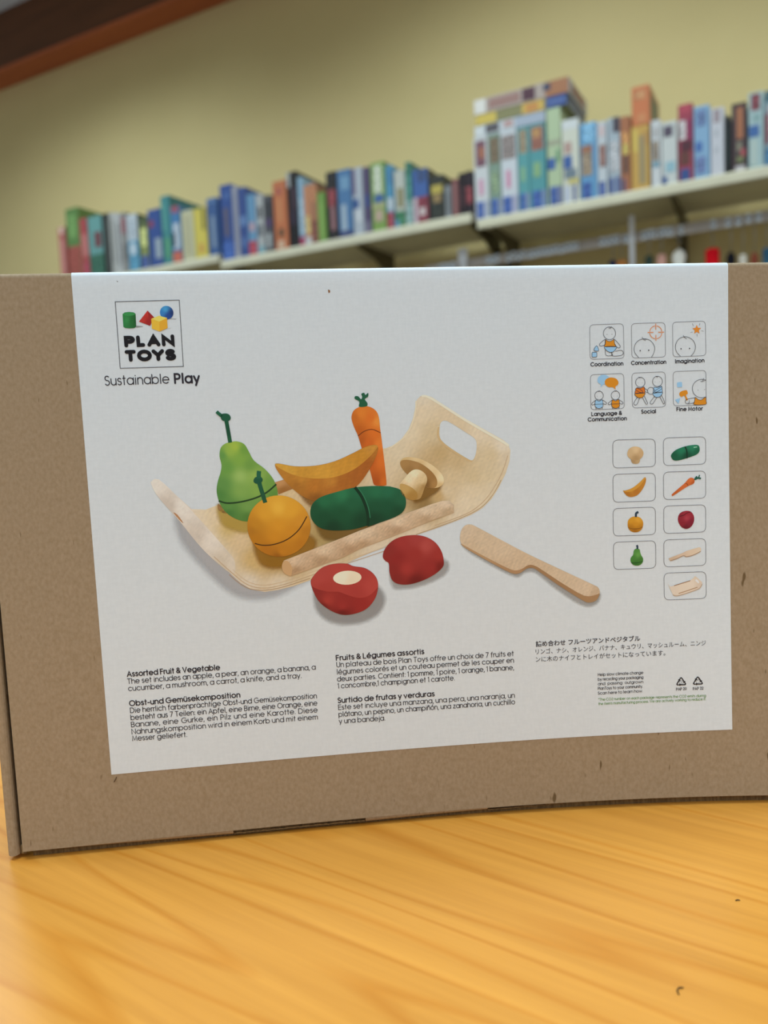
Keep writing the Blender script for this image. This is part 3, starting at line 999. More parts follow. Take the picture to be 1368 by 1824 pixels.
# 2 head with target
L2 = Ink(6)
L2.stroke(smooth_poly([(253.20,42.80),(251.48,40.70),(251.13,38.58),(251.84,36.49),(253.52,34.94),(256.12,34.32),(258.76,35.07),(260.50,36.96),(261.01,39.09),(260.42,41.19),(259.45,42.75)], False, 4), LWD)
for p in [(254.03,39.71),(258.12,39.65)]:
    L2.disc(p, 0.3)
L2.stroke([(255.04,33.50),(255.57,34.47),(256.66,35.18)], 0.18); L2.stroke([(256.12,34.43),(257.11,34.66)], 0.16)
L2.build('printed_pictogram', LINE, 'baby head under an orange target')
L2 = Ink(5)
(c, e) = [(261.70,31.45),(264.64,31.51)]
r = e[0] - c[0]
for a in (8, 98, 188, 278):
    L2.stroke(arc(c[0], c[1], r, r, a, a + 74, 8), 0.3, cap=False)
for a in (0, 90, 180, 270):
    dx, dy = math.cos(math.radians(a)), math.sin(math.radians(a))
    L2.stroke([(c[0] + dx * r * .4, c[1] + dy * r * .4), (c[0] + dx * r * 1.35, c[1] + dy * r * 1.35)], 0.34, cap=False)
L2.build('printed_pictogram', 'd8823c', 'orange cross hair target')
# 3 head with star
L3 = Ink(6)
L3.stroke(smooth_poly([(273.32,42.69),(271.68,40.94),(271.00,38.81),(271.48,36.43),(273.18,34.51),(275.98,33.84),(278.75,34.86),(280.38,36.91),(280.62,39.31),(279.75,41.42),(278.50,42.71)], False, 4), LWD)
for p in [(273.71,39.35),(277.83,39.29)]:
    L3.disc(p, 0.3)
L3.stroke([(274.88,33.18),(275.42,34.14),(276.52,34.81)], 0.18)
for s in ([(279.42,27.88),(279.85,28.95)], [(283.10,27.75),(282.75,28.80)], [(283.71,31.26),(284.72,31.50)], [(278.35,31.99),(279.47,31.70)], [(281.57,32.80),(281.61,33.87)]):
    L3.stroke(s, 0.14)
L3.build('printed_pictogram', LINE, 'baby head under an orange star')
(c, e) = [(281.49,30.68),(283.72,30.73)]
r = e[0] - c[0]
k = Ink(5)
k.poly([(c[0] + (r if i % 2 == 0 else r * .45) * math.sin(math.pi * i / 5), c[1] - (r if i % 2 == 0 else r * .45) * math.cos(math.pi * i / 5)) for i in range(10)])
k.build('printed_pictogram', 'd8862a', 'orange star')
# 4 two babies talking
k = Ink(4)
k.poly(smooth_poly([(233.34,53.16),(233.65,51.58),(235.04,50.56),(236.97,50.41),(238.60,51.19),(238.84,52.79),(237.98,54.25),(236.32,54.73),(235.88,54.93),(234.65,56.06),(234.95,54.79),(233.87,54.13)], True, 3)); k.build('printed_pictogram', BLU, 'pale blue speech bubble')
k = Ink(5)
k.poly(smooth_poly([(236.72,54.05),(237.19,52.63),(238.58,51.83),(240.24,51.71),(242.15,52.24),(243.27,53.71),(243.03,55.03),(241.80,55.95),(241.88,57.28),(240.69,56.23),(238.77,56.07),(237.41,55.29)], True, 3)); k.build('printed_pictogram', ORG, 'orange speech bubble')
L4 = Ink(6)
for (pc, eyes, hair, body, arms, legs, fc) in (
    ([(233.90,59.80),(235.94,59.86)], [(233.02,60.15),(234.72,60.09)], [(233.40,57.72),(233.94,58.05),(234.39,57.64)], [(232.32,61.88),(233.84,62.45),(235.34,61.86),(235.68,63.84),(235.43,65.16),(233.77,65.80),(232.25,65.17),(231.84,63.83)], ([(232.32,61.88),(231.09,62.74),(230.25,63.57),(230.73,64.11),(231.84,63.62)], [(235.40,61.86),(236.70,62.70),(237.40,63.36),(236.94,63.99),(235.69,63.63)]), ([(232.35,65.23),(232.34,65.97)], [(235.32,65.21),(235.31,65.96)]), BLU),
    ([(241.76,59.98),(243.80,60.04)], [(240.88,60.33),(242.58,60.27)], [(241.32,57.79),(241.80,58.12),(242.25,57.71)], [(240.29,62.01),(241.71,62.59),(243.21,61.94),(243.61,63.98),(243.36,65.30),(241.75,65.95),(240.22,65.37),(239.81,63.97)], ([(240.23,62.01),(239.00,62.88),(238.11,63.60),(238.64,64.25),(239.81,63.76)], [(243.27,61.94),(244.63,62.84),(245.38,63.61),(244.82,64.12),(243.61,63.77)]), ([(240.27,65.42),(240.26,66.11)], [(243.36,65.36),(243.34,66.10)]), ORG)):
    baby_face(L4, pc[0], pc[1], eyes, [hair], 0.1)
    blob(L4, body, fc)
    for a in arms:
        blob(L4, a, None, closed=False)
    for a in legs:
        L4.stroke(a, LWD)
L4.stroke([(231.89,63.83),(235.68,63.79)], LWD); L4.stroke([(239.86,63.97),(243.55,63.92)], LWD)
L4.build('printed_pictogram', LINE, 'two babies side by side')
# 5 two babies with a ball
L5 = Ink(6)
for (pc, eyes, hair, top, bot, legs, fc, f2) in (
    ([(253.80,54.27),(256.07,54.34)], [(252.74,54.56),(254.68,54.51)], [(253.08,51.70),(253.62,52.25),(254.13,51.84)], [(252.04,56.78),(253.91,57.04),(255.47,56.45),(255.89,57.80),(255.75,59.23),(253.53,59.38),(251.21,59.41),(251.41,57.93)], [(251.21,59.41),(255.75,59.28),(255.50,60.45),(254.38,61.43),(252.72,61.38),(251.52,60.60)], ([(252.17,61.26),(250.75,63.24),(250.45,64.30),(251.27,64.75),(252.11,64.24),(253.27,61.61)], [(254.71,61.33),(255.88,63.66),(256.53,64.59),(257.09,64.08),(256.57,62.78),(255.61,60.72)]), 'd0701c', ORG),
    ([(262.06,54.09),(264.44,54.15)], [(260.94,54.37),(263.05,54.27)], [(261.33,51.62),(261.87,52.16),(262.43,51.75)], [(260.34,56.81),(262.00,56.96),(263.90,56.38),(264.21,57.77),(264.18,59.11),(262.18,59.32),(259.96,59.46),(260.10,57.92)], [(259.96,59.46),(264.18,59.16),(263.93,60.33),(262.97,61.26),(261.14,61.42),(260.16,60.64)], ([(260.59,60.98),(258.78,63.06),(258.31,64.11),(259.08,64.57),(259.87,64.06),(261.69,61.44)], [(263.03,61.26),(264.31,63.76),(264.85,64.64),(265.31,64.12),(264.89,62.71),(263.82,60.54)]), BLU, BLU)):
    baby_face(L5, pc[0], pc[1], eyes, [hair], 0.1)
    blob(L5, top, fc); blob(L5, bot, f2)
    for a in legs:
        blob(L5, a, None, closed=False)
L5.stroke(circ(*[(258.81,58.36),(260.42,58.41)]), LWD, closed=True)
blob(L5, [(252.04,56.88),(251.47,57.61),(253.32,58.84),(254.65,59.09),(254.77,58.45),(253.08,57.34)], None)
blob(L5, [(255.57,56.99),(256.94,57.99),(257.30,59.17),(256.20,58.71)], None, closed=False)
blob(L5, [(263.78,56.80),(261.65,57.91),(260.64,58.63),(261.18,59.07),(262.47,58.58),(264.10,57.45)], None)
L5.build('printed_pictogram', LINE, 'two babies passing a ball')
# 6 baby with hammer
L6 = Ink(6)
L6.stroke(smooth_poly([(285.45,54.12),(283.44,53.74),(281.20,54.31),(279.49,55.82),(278.90,57.94),(279.42,60.10),(280.95,61.60),(283.01,62.36),(285.25,62.05)], False, 4), LWD)
for p in [(281.56,58.72),(284.81,58.60)]:
    L6.disc(p, 0.16)
L6.stroke([(282.98,54.69),(283.87,54.82),(284.45,53.34)], 0.18); L6.stroke([(283.65,54.81),(285.33,54.22)], 0.16)
blob(L6, [(280.27,62.22),(276.58,62.75),(275.34,63.46),(275.65,64.65),(276.87,65.01),(279.67,64.56)], None, closed=False)
L6.stroke([(277.24,63.41),(277.33,64.49),(276.54,64.68)], LWD)
blob(L6, [(280.27,62.11),(281.60,63.12),(283.27,63.28),(285.19,62.15),(285.38,63.77),(285.13,65.49),(279.65,65.42),(279.91,63.60)], ORG)
L6.build('printed_pictogram', LINE, 'baby holding an orange hammer')
k = Ink(5); k.poly(smooth_poly([(272.50,60.16),(273.30,59.11),(275.82,58.55),(276.47,59.32),(276.51,60.39),(275.72,60.90),(276.57,62.96),(275.79,63.26),(274.94,61.14),(273.70,61.59),(272.82,61.13)], True, 3)); k.build('printed_pictogram', ORG, 'orange hammer')
k = Ink(5); k.poly(rrect([(271.43,54.89),(273.83,54.64),(274.06,57.00),(271.55,57.19)], 0.5)); k.build('printed_pictogram', BLU, 'pale blue square')
k = Ink(5); k.poly([(270.45,62.88),(272.91,62.21),(271.97,64.86)]); k.build('printed_pictogram', BLU, 'pale blue triangle')

# ---- main picture: tray of play food (flat print)
def pts_cols(P, cols):
    return [(p[0], p[1], h) for p, h in zip(P, cols.split())]
def thick(P, w, sub=4):
    """closed outline of a thick smooth line through P"""
    Q = [np.array(p) for p in smooth_poly(P, False, sub)]
    l, r_ = [], []
    for i, p in enumerate(Q):
        t = Q[min(i + 1, len(Q) - 1)] - Q[max(i - 1, 0)]
        t = t / np.hypot(*t); nn = np.array([-t[1], t[0]])
        ww = w[0] + (w[1] - w[0]) * i / (len(Q) - 1) if isinstance(w, tuple) else w
        l.append(tuple(p + nn * ww / 2)); r_.append(tuple(p - nn * ww / 2))
    return l + r_[::-1]
MM = 0.0848   # one unit of the picture grid in label mm
# cast shadow on the white ground
fill('printed_shadow', smooth_poly([(34.95,105.88),(44.27,103.73),(60.01,119.91),(76.03,136.39),(93.35,134.64),(98.30,139.31),(89.32,145.02),(78.70,149.31),(66.66,149.53),(56.70,145.02),(45.64,133.08),(36.49,119.66)]), 'a8a9ac', 0, 1.6, soft=5.5, alpha=0.85)
# tray body
tray = [(31.03,91.03),(44.19,104.83),(50.43,105.44),(56.01,103.54),(62.90,101.09),(83.58,95.07),(104.33,90.72),(124.11,82.84),(132.44,80.73)] + [(133.27,80.76),(136.80,79.50),(140.84,76.54),(144.24,72.35),(146.46,67.27),(147.61,62.59),(148.53,59.20),(150.08,57.62),(152.53,57.26),(155.28,58.11),(170.48,68.47),(188.01,78.86),(190.43,81.04),(191.23,83.95),(190.64,88.75),(188.68,94.38),(184.90,101.28),(181.62,106.00),(177.02,110.23),(171.58,113.10),(166.17,115.08),(154.49,118.82),(136.61,123.94),(118.75,130.60)] + [(95.66,140.05),(87.73,142.46),(80.75,143.86),(74.69,144.41),(68.77,143.04),(63.85,139.70),(57.49,132.82),(51.11,126.85),(44.89,119.20),(38.81,110.33),(31.94,101.50),(28.59,96.26),(27.24,92.15),(28.56,91.02)]
hole = smooth_poly([(158.50,71.96),(159.19,69.83),(160.80,69.02),(163.39,69.97),(170.27,74.52),(174.14,77.25),(175.39,79.47),(175.27,82.94),(174.46,85.97),(173.07,87.66),(170.72,86.70),(163.82,82.10),(159.56,78.48),(158.35,75.85)], True, 4)
tcols = pts_cols([(46.31,110.66),(55.68,108.50),(65.08,120.15),(60.40,113.88),(71.33,129.15),(79.86,129.58),(92.21,124.05),(77.17,117.24),(101.06,120.09),(49.92,119.44),(40.11,103.55),(30.07,92.94),(55.18,129.22),(67.23,140.32),(80.86,141.92),(101.95,135.96),(91.14,97.09),(117.23,91.21),(130.28,89.98)],
   'ddc9a5 dcc59a d8b984 d0b060 cfa85c b08030 d2ae72 a98a3a b0904a d9c8ae d8cbb8 d6ccb8 d6c8b2 d2c2a8 d6c3a2 d8c29a d8b880 d0b07a d8bf94')
tcols += pts_cols([(138.45,81.63),(144.00,74.07),(150.48,64.82),(150.72,58.83),(156.21,74.48),(163.47,67.81),(177.31,75.19),(187.74,81.64),(189.36,86.95),(182.27,85.81),(180.19,95.37),(173.09,95.10),(166.26,87.85),(158.47,84.08),(153.88,89.13),(160.45,101.62),(149.71,105.57),(156.86,103.23),(169.11,107.25),(176.25,106.66),(181.79,100.71),(165.34,113.27),(145.62,119.48),(127.74,125.73),(162.48,94.69),(171.96,102.08)],
   'd8c49c dcc8a0 dcc69e d8c8a8 d2b988 d8c096 dcc8a4 dccdb0 d4c09c d2ba8a d4bd8e d0b682 cbab72 c5a264 c8a468 d6be92 9a7434 c8a05c dcc8a2 d9c6a0 d6c29a d8c4a0 d8c29e d6c2a0 d2b784 dac49a')
fill('printed_tray', tray, tcols, 1, 0.95, grain=0.02, gdir=(1, -0.35), hole=hole, pale=0.28).__setitem__('label', 'plywood tray in the printed picture')
# left lip seen edge-on
fill('printed_tray_lip', smooth_poly([(27.50,91.99),(30.87,91.02),(37.59,97.91),(44.15,105.43),(51.88,115.22),(59.65,125.53),(61.93,129.73),(60.71,135.60),(51.11,126.85),(44.89,119.20),(38.81,110.33),(31.94,101.50),(28.59,96.26)], True, 3), pts_cols([(29.31,92.06),(40.11,103.55),(51.60,119.52),(59.29,131.17),(34.31,103.30),(45.85,117.52),(56.70,131.91)], 'dfd6c6 e0d6c6 ddd0bc d6c4a8 c8b8a4 cdbca6 c9b594'), 2, 0.9, grain=0.02, gdir=(1, 1.1), pale=0.4)
fill('printed_tray_slot', smooth_poly([(36.19,106.11),(38.02,107.30),(40.26,111.08),(38.69,109.64)], True, 3), 'b07c50', 3)
for (P, cc, w) in (([(52.79,126.93),(60.74,135.16),(67.20,140.76),(74.80,142.66),(84.35,141.23),(95.77,137.94),(110.77,133.75),(134.58,126.94)], 'b99c78', 0.3), ([(59.01,135.51),(66.28,141.85),(74.74,143.62),(84.29,142.28),(95.70,139.17)], 'a98a66', 0.3), ([(60.85,133.42),(67.29,139.27),(74.88,141.25),(84.43,139.82),(95.85,136.53),(110.85,132.16),(134.65,125.35)], 'c9ad86', 0.22)):
    fill('printed_ply_line', thick(P, w), cc, 3)
for (P, cc, w) in (([(154.55,117.23),(165.32,113.98),(172.54,110.93),(178.95,105.89),(184.08,99.04),(187.39,93.01),(189.92,86.09)], 'bfa27c', 0.3), ([(145.55,121.07),(156.30,117.84),(167.09,114.23),(176.14,110.02),(182.13,104.25),(186.36,97.37)], 'a98c66', 0.26)):
    fill('printed_ply_line', thick(P, w), cc, 3)
# hand hole thickness
fill('printed_tray_slot', thick([(158.06,71.95),(157.56,75.82),(159.53,79.35),(164.66,83.44),(170.70,87.31),(173.14,88.28)], (0.9, 0.7)), 'c9ab78', 3)
fill('printed_tray_slot', thick([(148.08,59.61),(147.52,64.73),(145.15,71.52),(141.10,76.72),(135.45,80.49)], 0.5), 'e2d2b2', 3)
fill('printed_tray_slot', thick([(150.77,57.64),(155.08,58.79),(170.46,69.07),(187.80,79.72),(190.23,81.73)], (0.9, 1.2)), 'e4d9c2', 3)
# rear dowel
fill('printed_dowel', [(82.10,94.32),(87.11,92.98),(90.26,97.49),(83.47,99.88)], pts_cols([(84.48,94.25),(85.93,98.60)], 'c08a50 9a6428'), 4, 0.8)
fill('printed_dowel', smooth_poly([(56.05,102.94),(57.01,103.58),(59.98,107.15),(58.28,107.42),(56.05,105.52)], True, 3), 'a87c48', 4)
# tinted shadows on the tray under the food
fill('printed_shadow', smooth_poly([(55.24,102.48),(66.05,104.66),(72.49,110.11),(69.47,117.76),(61.92,116.54),(55.46,111.93)]), 'b89a3c', 4, 1.0, soft=2.6, alpha=0.75)
fill('printed_shadow', smooth_poly([(70.27,118.66),(82.28,117.48),(94.31,117.16),(100.15,120.92),(98.96,127.00),(90.00,132.71),(81.27,134.91),(72.02,131.81)]), '9a6a14', 4, 1.0, soft=2.6, alpha=0.8)
fill('printed_shadow', smooth_poly([(98.17,109.50),(108.42,111.69),(125.85,110.70),(128.18,116.94),(125.40,120.33),(114.78,123.36),(101.83,121.88)]), '7a5a1c', 4, 1.0, soft=2.4, alpha=0.75)
fill('printed_shadow', smooth_poly([(91.19,96.23),(102.35,95.82),(115.25,96.33),(116.63,103.33),(107.78,107.30),(96.62,106.39)]), '8a5c1c', 4, 1.0, soft=2.0, alpha=0.75)
# carrot
carrot = smooth_poly([(118.28,66.37),(119.46,63.17),(122.55,61.56),(126.41,61.60),(129.43,63.48),(130.75,66.60),(131.11,71.92),(131.46,75.53),(132.12,84.00),(132.88,96.16),(132.11,97.78),(129.49,97.85),(127.17,97.15),(126.42,94.60),(125.13,88.92),(122.47,81.06),(120.95,75.00),(119.12,70.24)], True, 4)
fill('printed_carrot', carrot, pts_cols([(119.73,66.42),(122.82,64.81),(127.04,66.65),(129.97,68.45),(121.59,72.46),(128.44,73.54),(122.25,76.76),(125.65,77.74),(130.36,78.76),(125.29,85.47),(131.31,86.56),(128.27,95.97),(131.75,96.11)], 'c86410 e07a1c dc6a14 e88a2c c05a0c dc6a14 b8540c d05f10 e47820 b8500c dc6a18 b04c0c d06414'), 5, 0.7).__setitem__('label', 'orange carrot in the printed picture')
fill('printed_cut', thick([(120.88,74.74),(123.73,72.70),(127.48,71.97),(131.20,73.63)], 0.35), '70300a', 6)
fill('printed_leaf', smooth_poly([(121.95,61.55),(122.23,59.26),(120.15,57.92),(120.46,56.75),(121.91,56.96),(122.97,58.18),(123.62,57.18),(123.25,55.81),(124.56,55.34),(125.11,56.37),(126.36,55.39),(126.28,57.09),(124.68,58.23),(125.80,59.96),(125.39,61.48)], True, 3), '1a5c3c', 6)
# pear
pear = smooth_poly([(62.84,75.64),(66.21,75.25),(69.48,76.63),(71.37,80.09),(73.39,84.16),(78.05,88.17),(81.58,93.02),(83.13,98.49),(82.21,104.05),(78.11,108.62),(72.42,111.23),(66.48,111.31),(60.75,108.30),(57.27,103.60),(55.96,97.81),(56.68,93.15),(58.21,88.95),(58.85,85.58),(58.26,81.74),(58.91,78.12),(60.70,76.33)], True, 4)
fill('printed_pear', pear, pts_cols([(65.21,77.75),(62.57,79.78),(69.32,79.17),(59.54,81.36),(67.38,83.34),(61.30,86.52),(71.42,86.05),(66.90,90.99),(59.14,94.10),(73.64,91.25),(80.19,94.93),(57.13,99.14),(66.48,97.81),(74.07,98.12),(81.59,100.15),(61.00,104.44),(69.42,104.80),(77.89,105.16),(69.11,109.96),(60.81,107.44)], '9dba3c 8fb440 6a9c38 5c9440 79a83c 62993c 6a9a3c 92b85a 5a9040 8cb24c 6a9a3c 4a8438 7aa648 7ca844 5a8c34 568c3c 6c9a44 5e8c38 4c7c30 427a34'), 6, 0.8).__setitem__('label', 'green pear in the printed picture')
fill('printed_cut', thick([(56.55,101.68),(60.26,102.87),(66.18,102.60),(73.04,101.08),(78.27,98.72),(82.73,95.21)], 0.75), '20401c', 7)
stem1 = thick([(63.33,75.74),(62.86,71.34),(62.38,67.11),(62.04,64.58)], 1.7)
fill('printed_stem', stem1, pts_cols([(62.89,74.71),(62.32,65.43),(63.53,71.36)], '1c5a34 0f5434 104a30'), 7, 0.6)
fill('printed_stem', smooth_poly([(59.86,63.50),(61.16,62.70),(63.23,62.94),(64.23,64.23),(63.89,65.65),(62.18,66.26),(60.31,65.53)], True, 3), '14553a', 8)
fill('printed_stem', thick([(60.42,63.86),(59.08,62.64),(58.22,61.77)], 1.5), '1a5f42', 8)
# banana
ban = smooth_poly([(82.64,86.47),(84.29,85.85),(91.68,87.41),(101.08,87.42),(109.74,85.76),(117.65,82.61),(123.83,79.82),(128.01,79.02),(129.70,80.03),(129.12,83.20),(125.98,89.13),(120.44,96.36),(113.26,101.45),(105.37,103.73),(99.36,103.48),(93.51,100.64),(87.83,95.24),(83.90,89.68)], True, 4)
fill('printed_banana', ban, pts_cols([(86.38,90.89),(92.04,96.27),(99.68,97.44),(100.26,102.65),(108.18,99.51),(112.66,96.22),(119.73,93.04),(125.17,88.06),(128.00,82.98),(107.54,95.16),(93.94,92.90)], 'b87820 a86a1c b8701c 8c5414 b0661c a86018 a85c18 a85a16 b06a1c c07c24 c08024'), 7, 0.8, grain=0.02, gdir=(1, -.2)).__setitem__('label', 'yellow banana half in the printed picture')
fill('printed_banana', smooth_poly([(82.82,86.39),(84.28,85.93),(91.68,87.49),(101.07,87.50),(109.74,85.85),(117.64,82.70),(123.82,79.91),(128.01,79.11),(129.52,80.11),(124.42,85.44),(117.27,90.35),(108.51,93.12),(99.91,93.30),(91.45,91.60),(85.24,88.45)], True, 4), pts_cols([(87.40,87.93),(95.78,90.39),(104.33,90.72),(113.05,88.47),(121.92,83.63),(127.26,80.37)], 'd09a30 c88e28 d0952c ca8c26 c48420 c8882c'), 8, 0.8, grain=0.025, gdir=(1, -.2))
# mushroom
fill('printed_shadow', smooth_poly([(146.51,97.56),(151.81,96.90),(158.82,98.05),(156.89,102.35),(148.79,106.41),(144.40,106.23)]), '8a6224', 4, 0.8, soft=1.8, alpha=0.8)
fill('printed_mushroom', smooth_poly([(139.57,87.90),(140.53,85.86),(143.53,85.10),(148.91,86.17),(154.92,89.61),(158.80,93.85),(159.57,96.77),(158.80,98.57),(156.28,99.70),(152.58,99.73),(150.01,98.05),(144.03,94.15),(140.84,90.90)], True, 4), pts_cols([(141.71,86.77),(146.98,86.27),(153.86,89.57),(158.57,95.42),(157.46,99.05),(153.67,94.35),(146.87,88.87)], 'cdae74 d8bd88 dcc493 e4d0a4 cfae74 d2b47c c8a468'), 5, 0.7).__setitem__('label', 'wooden mushroom in the printed picture')
fill('printed_mushroom', smooth_poly([(139.56,88.08),(140.50,86.55),(143.65,86.49),(148.66,88.07),(153.09,91.28),(155.94,94.96),(156.35,97.95),(155.23,99.66),(152.58,99.73),(150.01,98.05),(144.03,94.15),(140.84,90.90)], True, 4), pts_cols([(141.67,87.81),(144.14,91.37),(149.43,90.70),(153.67,94.35),(155.30,97.91),(150.90,97.74),(146.87,88.87)], 'a87e44 98703a a0763c 9c7038 a87c40 7c5624 a87e46'), 6, 0.7)
fill('printed_mushroom', smooth_poly([(144.84,91.40),(148.35,91.19),(151.24,93.56),(151.66,96.46),(150.38,99.64),(148.54,103.94),(146.39,104.91),(142.89,104.59),(139.75,102.10),(138.78,98.13),(140.92,95.17)], True, 4), pts_cols([(145.84,92.74),(143.09,95.69),(149.22,95.92),(150.39,99.47),(147.69,103.21),(141.24,97.88)], 'e6d6b0 e2d0a8 d4ba88 ab8448 b08848 d6bc8c'), 7, 0.6, grain=0.02, gdir=(-.5, 1))
fill('printed_mushroom', smooth_poly([(138.97,97.70),(141.26,97.53),(145.11,99.69),(147.02,102.39),(146.21,104.90),(142.89,104.59),(139.75,102.10)], True, 4), pts_cols([(141.19,99.10),(144.51,103.60)], 'c09a54 a87c34'), 8, 0.6)
# cucumber
cuc = smooth_poly([(97.39,108.16),(98.87,104.49),(102.89,101.72),(110.76,99.61),(117.75,98.16),(125.58,97.78),(133.40,98.18)] + [(135.09,98.51),(138.97,99.88),(141.03,102.76),(141.50,106.28),(140.30,109.74),(136.23,112.46),(123.80,116.31)] + [(123.15,116.01),(115.94,117.44),(107.25,117.49),(101.28,115.91),(98.02,112.27)], True, 4)
fill('printed_cucumber', cuc, pts_cols([(99.17,106.94),(103.65,103.65),(112.42,100.98),(119.40,99.96),(103.24,111.46),(111.96,110.10),(107.31,116.44),(120.46,113.96),(116.55,105.06),(128.07,100.31),(127.75,107.28),(127.43,114.27)] + [(133.26,100.52),(139.22,104.26),(132.94,107.50),(126.56,113.36),(137.20,110.31)], '14502f 1d6a40 24784a 1a6440 0f4a2a 12502e 0a3a20 0c4024 185c38 1e6c44 125030 0c4024 1c6844 1a5c3a 105030 0a3c22 0f4628'), 8, 0.8).__setitem__('label', 'dark green cucumber in the printed picture')
fill('printed_cut', thick([(118.28,98.01),(121.02,102.20),(122.95,107.51),(123.68,112.35),(123.33,116.02)], 1.35), '07301a', 9)
fill('printed_cut', thick([(119.49,98.06),(122.15,102.25),(123.99,107.56),(124.63,112.40)], 0.4), '2a7a52', 10)
# orange
(oc, oe) = [(82.89,114.38),(97.19,115.02)]
orr = oe[0] - oc[0]
fill('printed_orange', arc(oc[0], oc[1], orr, orr * 0.985, 0, 352, 44), pts_cols([(82.93,106.24),(76.83,108.57),(88.85,107.36),(72.28,113.55),(82.48,114.01),(92.84,112.74),(95.17,117.20),(71.91,119.61),(80.47,119.14),(89.12,117.79),(76.70,125.05),(83.49,126.26),(92.26,123.18),(81.65,128.35),(70.43,116.07)], 'e4ac30 d89820 dc9c22 c08014 d48e18 d08a1c b87412 b8740c cc8412 cc8414 b46c0c c07810 b8720f 985808 b07010'), 9, 0.8).__setitem__('label', 'orange fruit in the printed picture')
fill('printed_cut', thick([(71.44,121.75),(75.13,122.80),(80.27,122.61),(86.39,120.54),(91.78,116.35),(95.71,110.43)], 0.5), '4a2c08', 10)
fill('printed_stem', thick([(77.31,103.41),(76.15,98.63),(75.14,94.31),(74.88,91.73)], 1.9), pts_cols([(77.19,102.55),(75.17,93.88)], '1c5434 14573a'), 10, 0.6)
fill('printed_stem', smooth_poly([(72.69,92.92),(73.61,91.68),(75.74,91.50),(76.77,92.66),(76.17,94.09),(74.10,94.69),(72.80,93.96)], True, 3), '14553a', 11)
fill('printed_stem', thick([(75.09,92.33),(75.12,90.45),(75.38,88.93)], 1.9), '1a5f42', 11)
# front dowel
dow = [(84.11,130.31),(87.62,129.08),(111.41,121.01)] + [(119.35,118.12),(137.11,112.50),(153.17,107.29),(158.52,105.93),(161.62,105.97),(163.75,108.09),(163.63,111.61),(152.87,114.95),(136.75,120.67),(118.94,126.64)] + [(110.95,130.23),(93.29,135.69),(86.79,137.65),(83.46,135.72),(83.02,132.80)]
fill('printed_dowel', dow, pts_cols([(89.24,130.92),(89.00,135.30),(102.46,126.29),(102.18,131.56),(115.78,120.77),(115.43,127.80)] + [(121.04,119.25),(120.75,125.40),(137.01,114.69),(136.82,119.09),(150.41,109.99),(150.24,114.39),(160.25,106.89),(160.98,111.32)], 'd8b488 b88a58 dab88c b88c5c dab88e b88a5a dcbc92 ba8e5e dcbc92 bc9062 dcbf96 c09868 dcc09a c4a070'), 10, 0.8, grain=0.045, gdir=(1, -0.38), gfreq=2.2, pale=0.32).__setitem__('label', 'wooden dowel rail of the tray')
fill('printed_dowel', smooth_poly([(83.12,132.54),(84.27,130.50),(86.23,130.94),(87.55,133.47),(87.48,136.10),(86.62,137.64),(83.63,135.73)], True, 3), 'c49a68', 11)
# knife
fill('printed_shadow', smooth_poly([(167.28,121.34),(181.00,125.51),(204.13,136.43),(230.17,150.31),(233.26,155.01),(229.96,159.43),(222.67,159.08),(210.12,150.29),(201.24,142.62),(196.72,142.41),(191.25,143.95),(177.07,136.08),(167.03,128.45)]), '9a9894', 0, 1.0, soft=1.8, alpha=0.7)
fill('printed_knife', smooth_poly([(166.15,123.06),(166.88,119.99),(168.74,117.85),(171.43,117.52),(174.50,118.99),(186.38,125.93),(198.79,133.04),(214.89,141.44),(228.38,148.41),(231.53,150.37),(232.12,152.95),(230.49,156.25),(226.82,157.27),(223.20,155.64),(212.89,148.60),(203.98,141.84),(200.60,139.52),(197.52,139.55),(194.03,141.56),(190.86,141.68),(185.53,138.99),(175.38,132.86),(168.38,128.33),(166.50,125.93)], True, 4), pts_cols([(168.62,121.40),(175.63,125.27),(186.22,131.12),(195.09,136.02),(204.08,138.23),(214.80,145.06),(225.59,151.01),(230.09,153.95),(171.97,127.78),(186.03,137.40)], 'd0b48e cfb28a d2b48c ceae84 ccac82 ceb088 d2b48e c4a27a cdae84 cbaa80'), 5, 0.8, grain=0.03, gdir=(1, 0.52), gfreq=2.0, pale=0.32).__setitem__('label', 'wooden knife in the printed picture')
fill('printed_knife', smooth_poly([(166.66,126.47),(175.42,131.70),(186.02,137.75),(191.36,140.17),(194.99,139.62),(198.20,137.96),(201.35,138.47),(205.81,141.39),(214.73,147.78),(224.61,153.88),(230.09,153.77),(232.11,153.13),(230.49,156.25),(226.82,157.27),(223.20,155.64),(212.89,148.60),(203.98,141.84),(200.60,139.52),(197.52,139.55),(194.03,141.56),(190.86,141.68),(185.53,138.99),(175.38,132.86),(168.38,128.33)], True, 3), pts_cols([(175.40,132.41),(191.34,140.89),(200.43,139.15),(212.91,147.70),(227.31,155.65)], 'b08a60 a88058 9a744c 9a744e a07a52'), 6, 0.7)
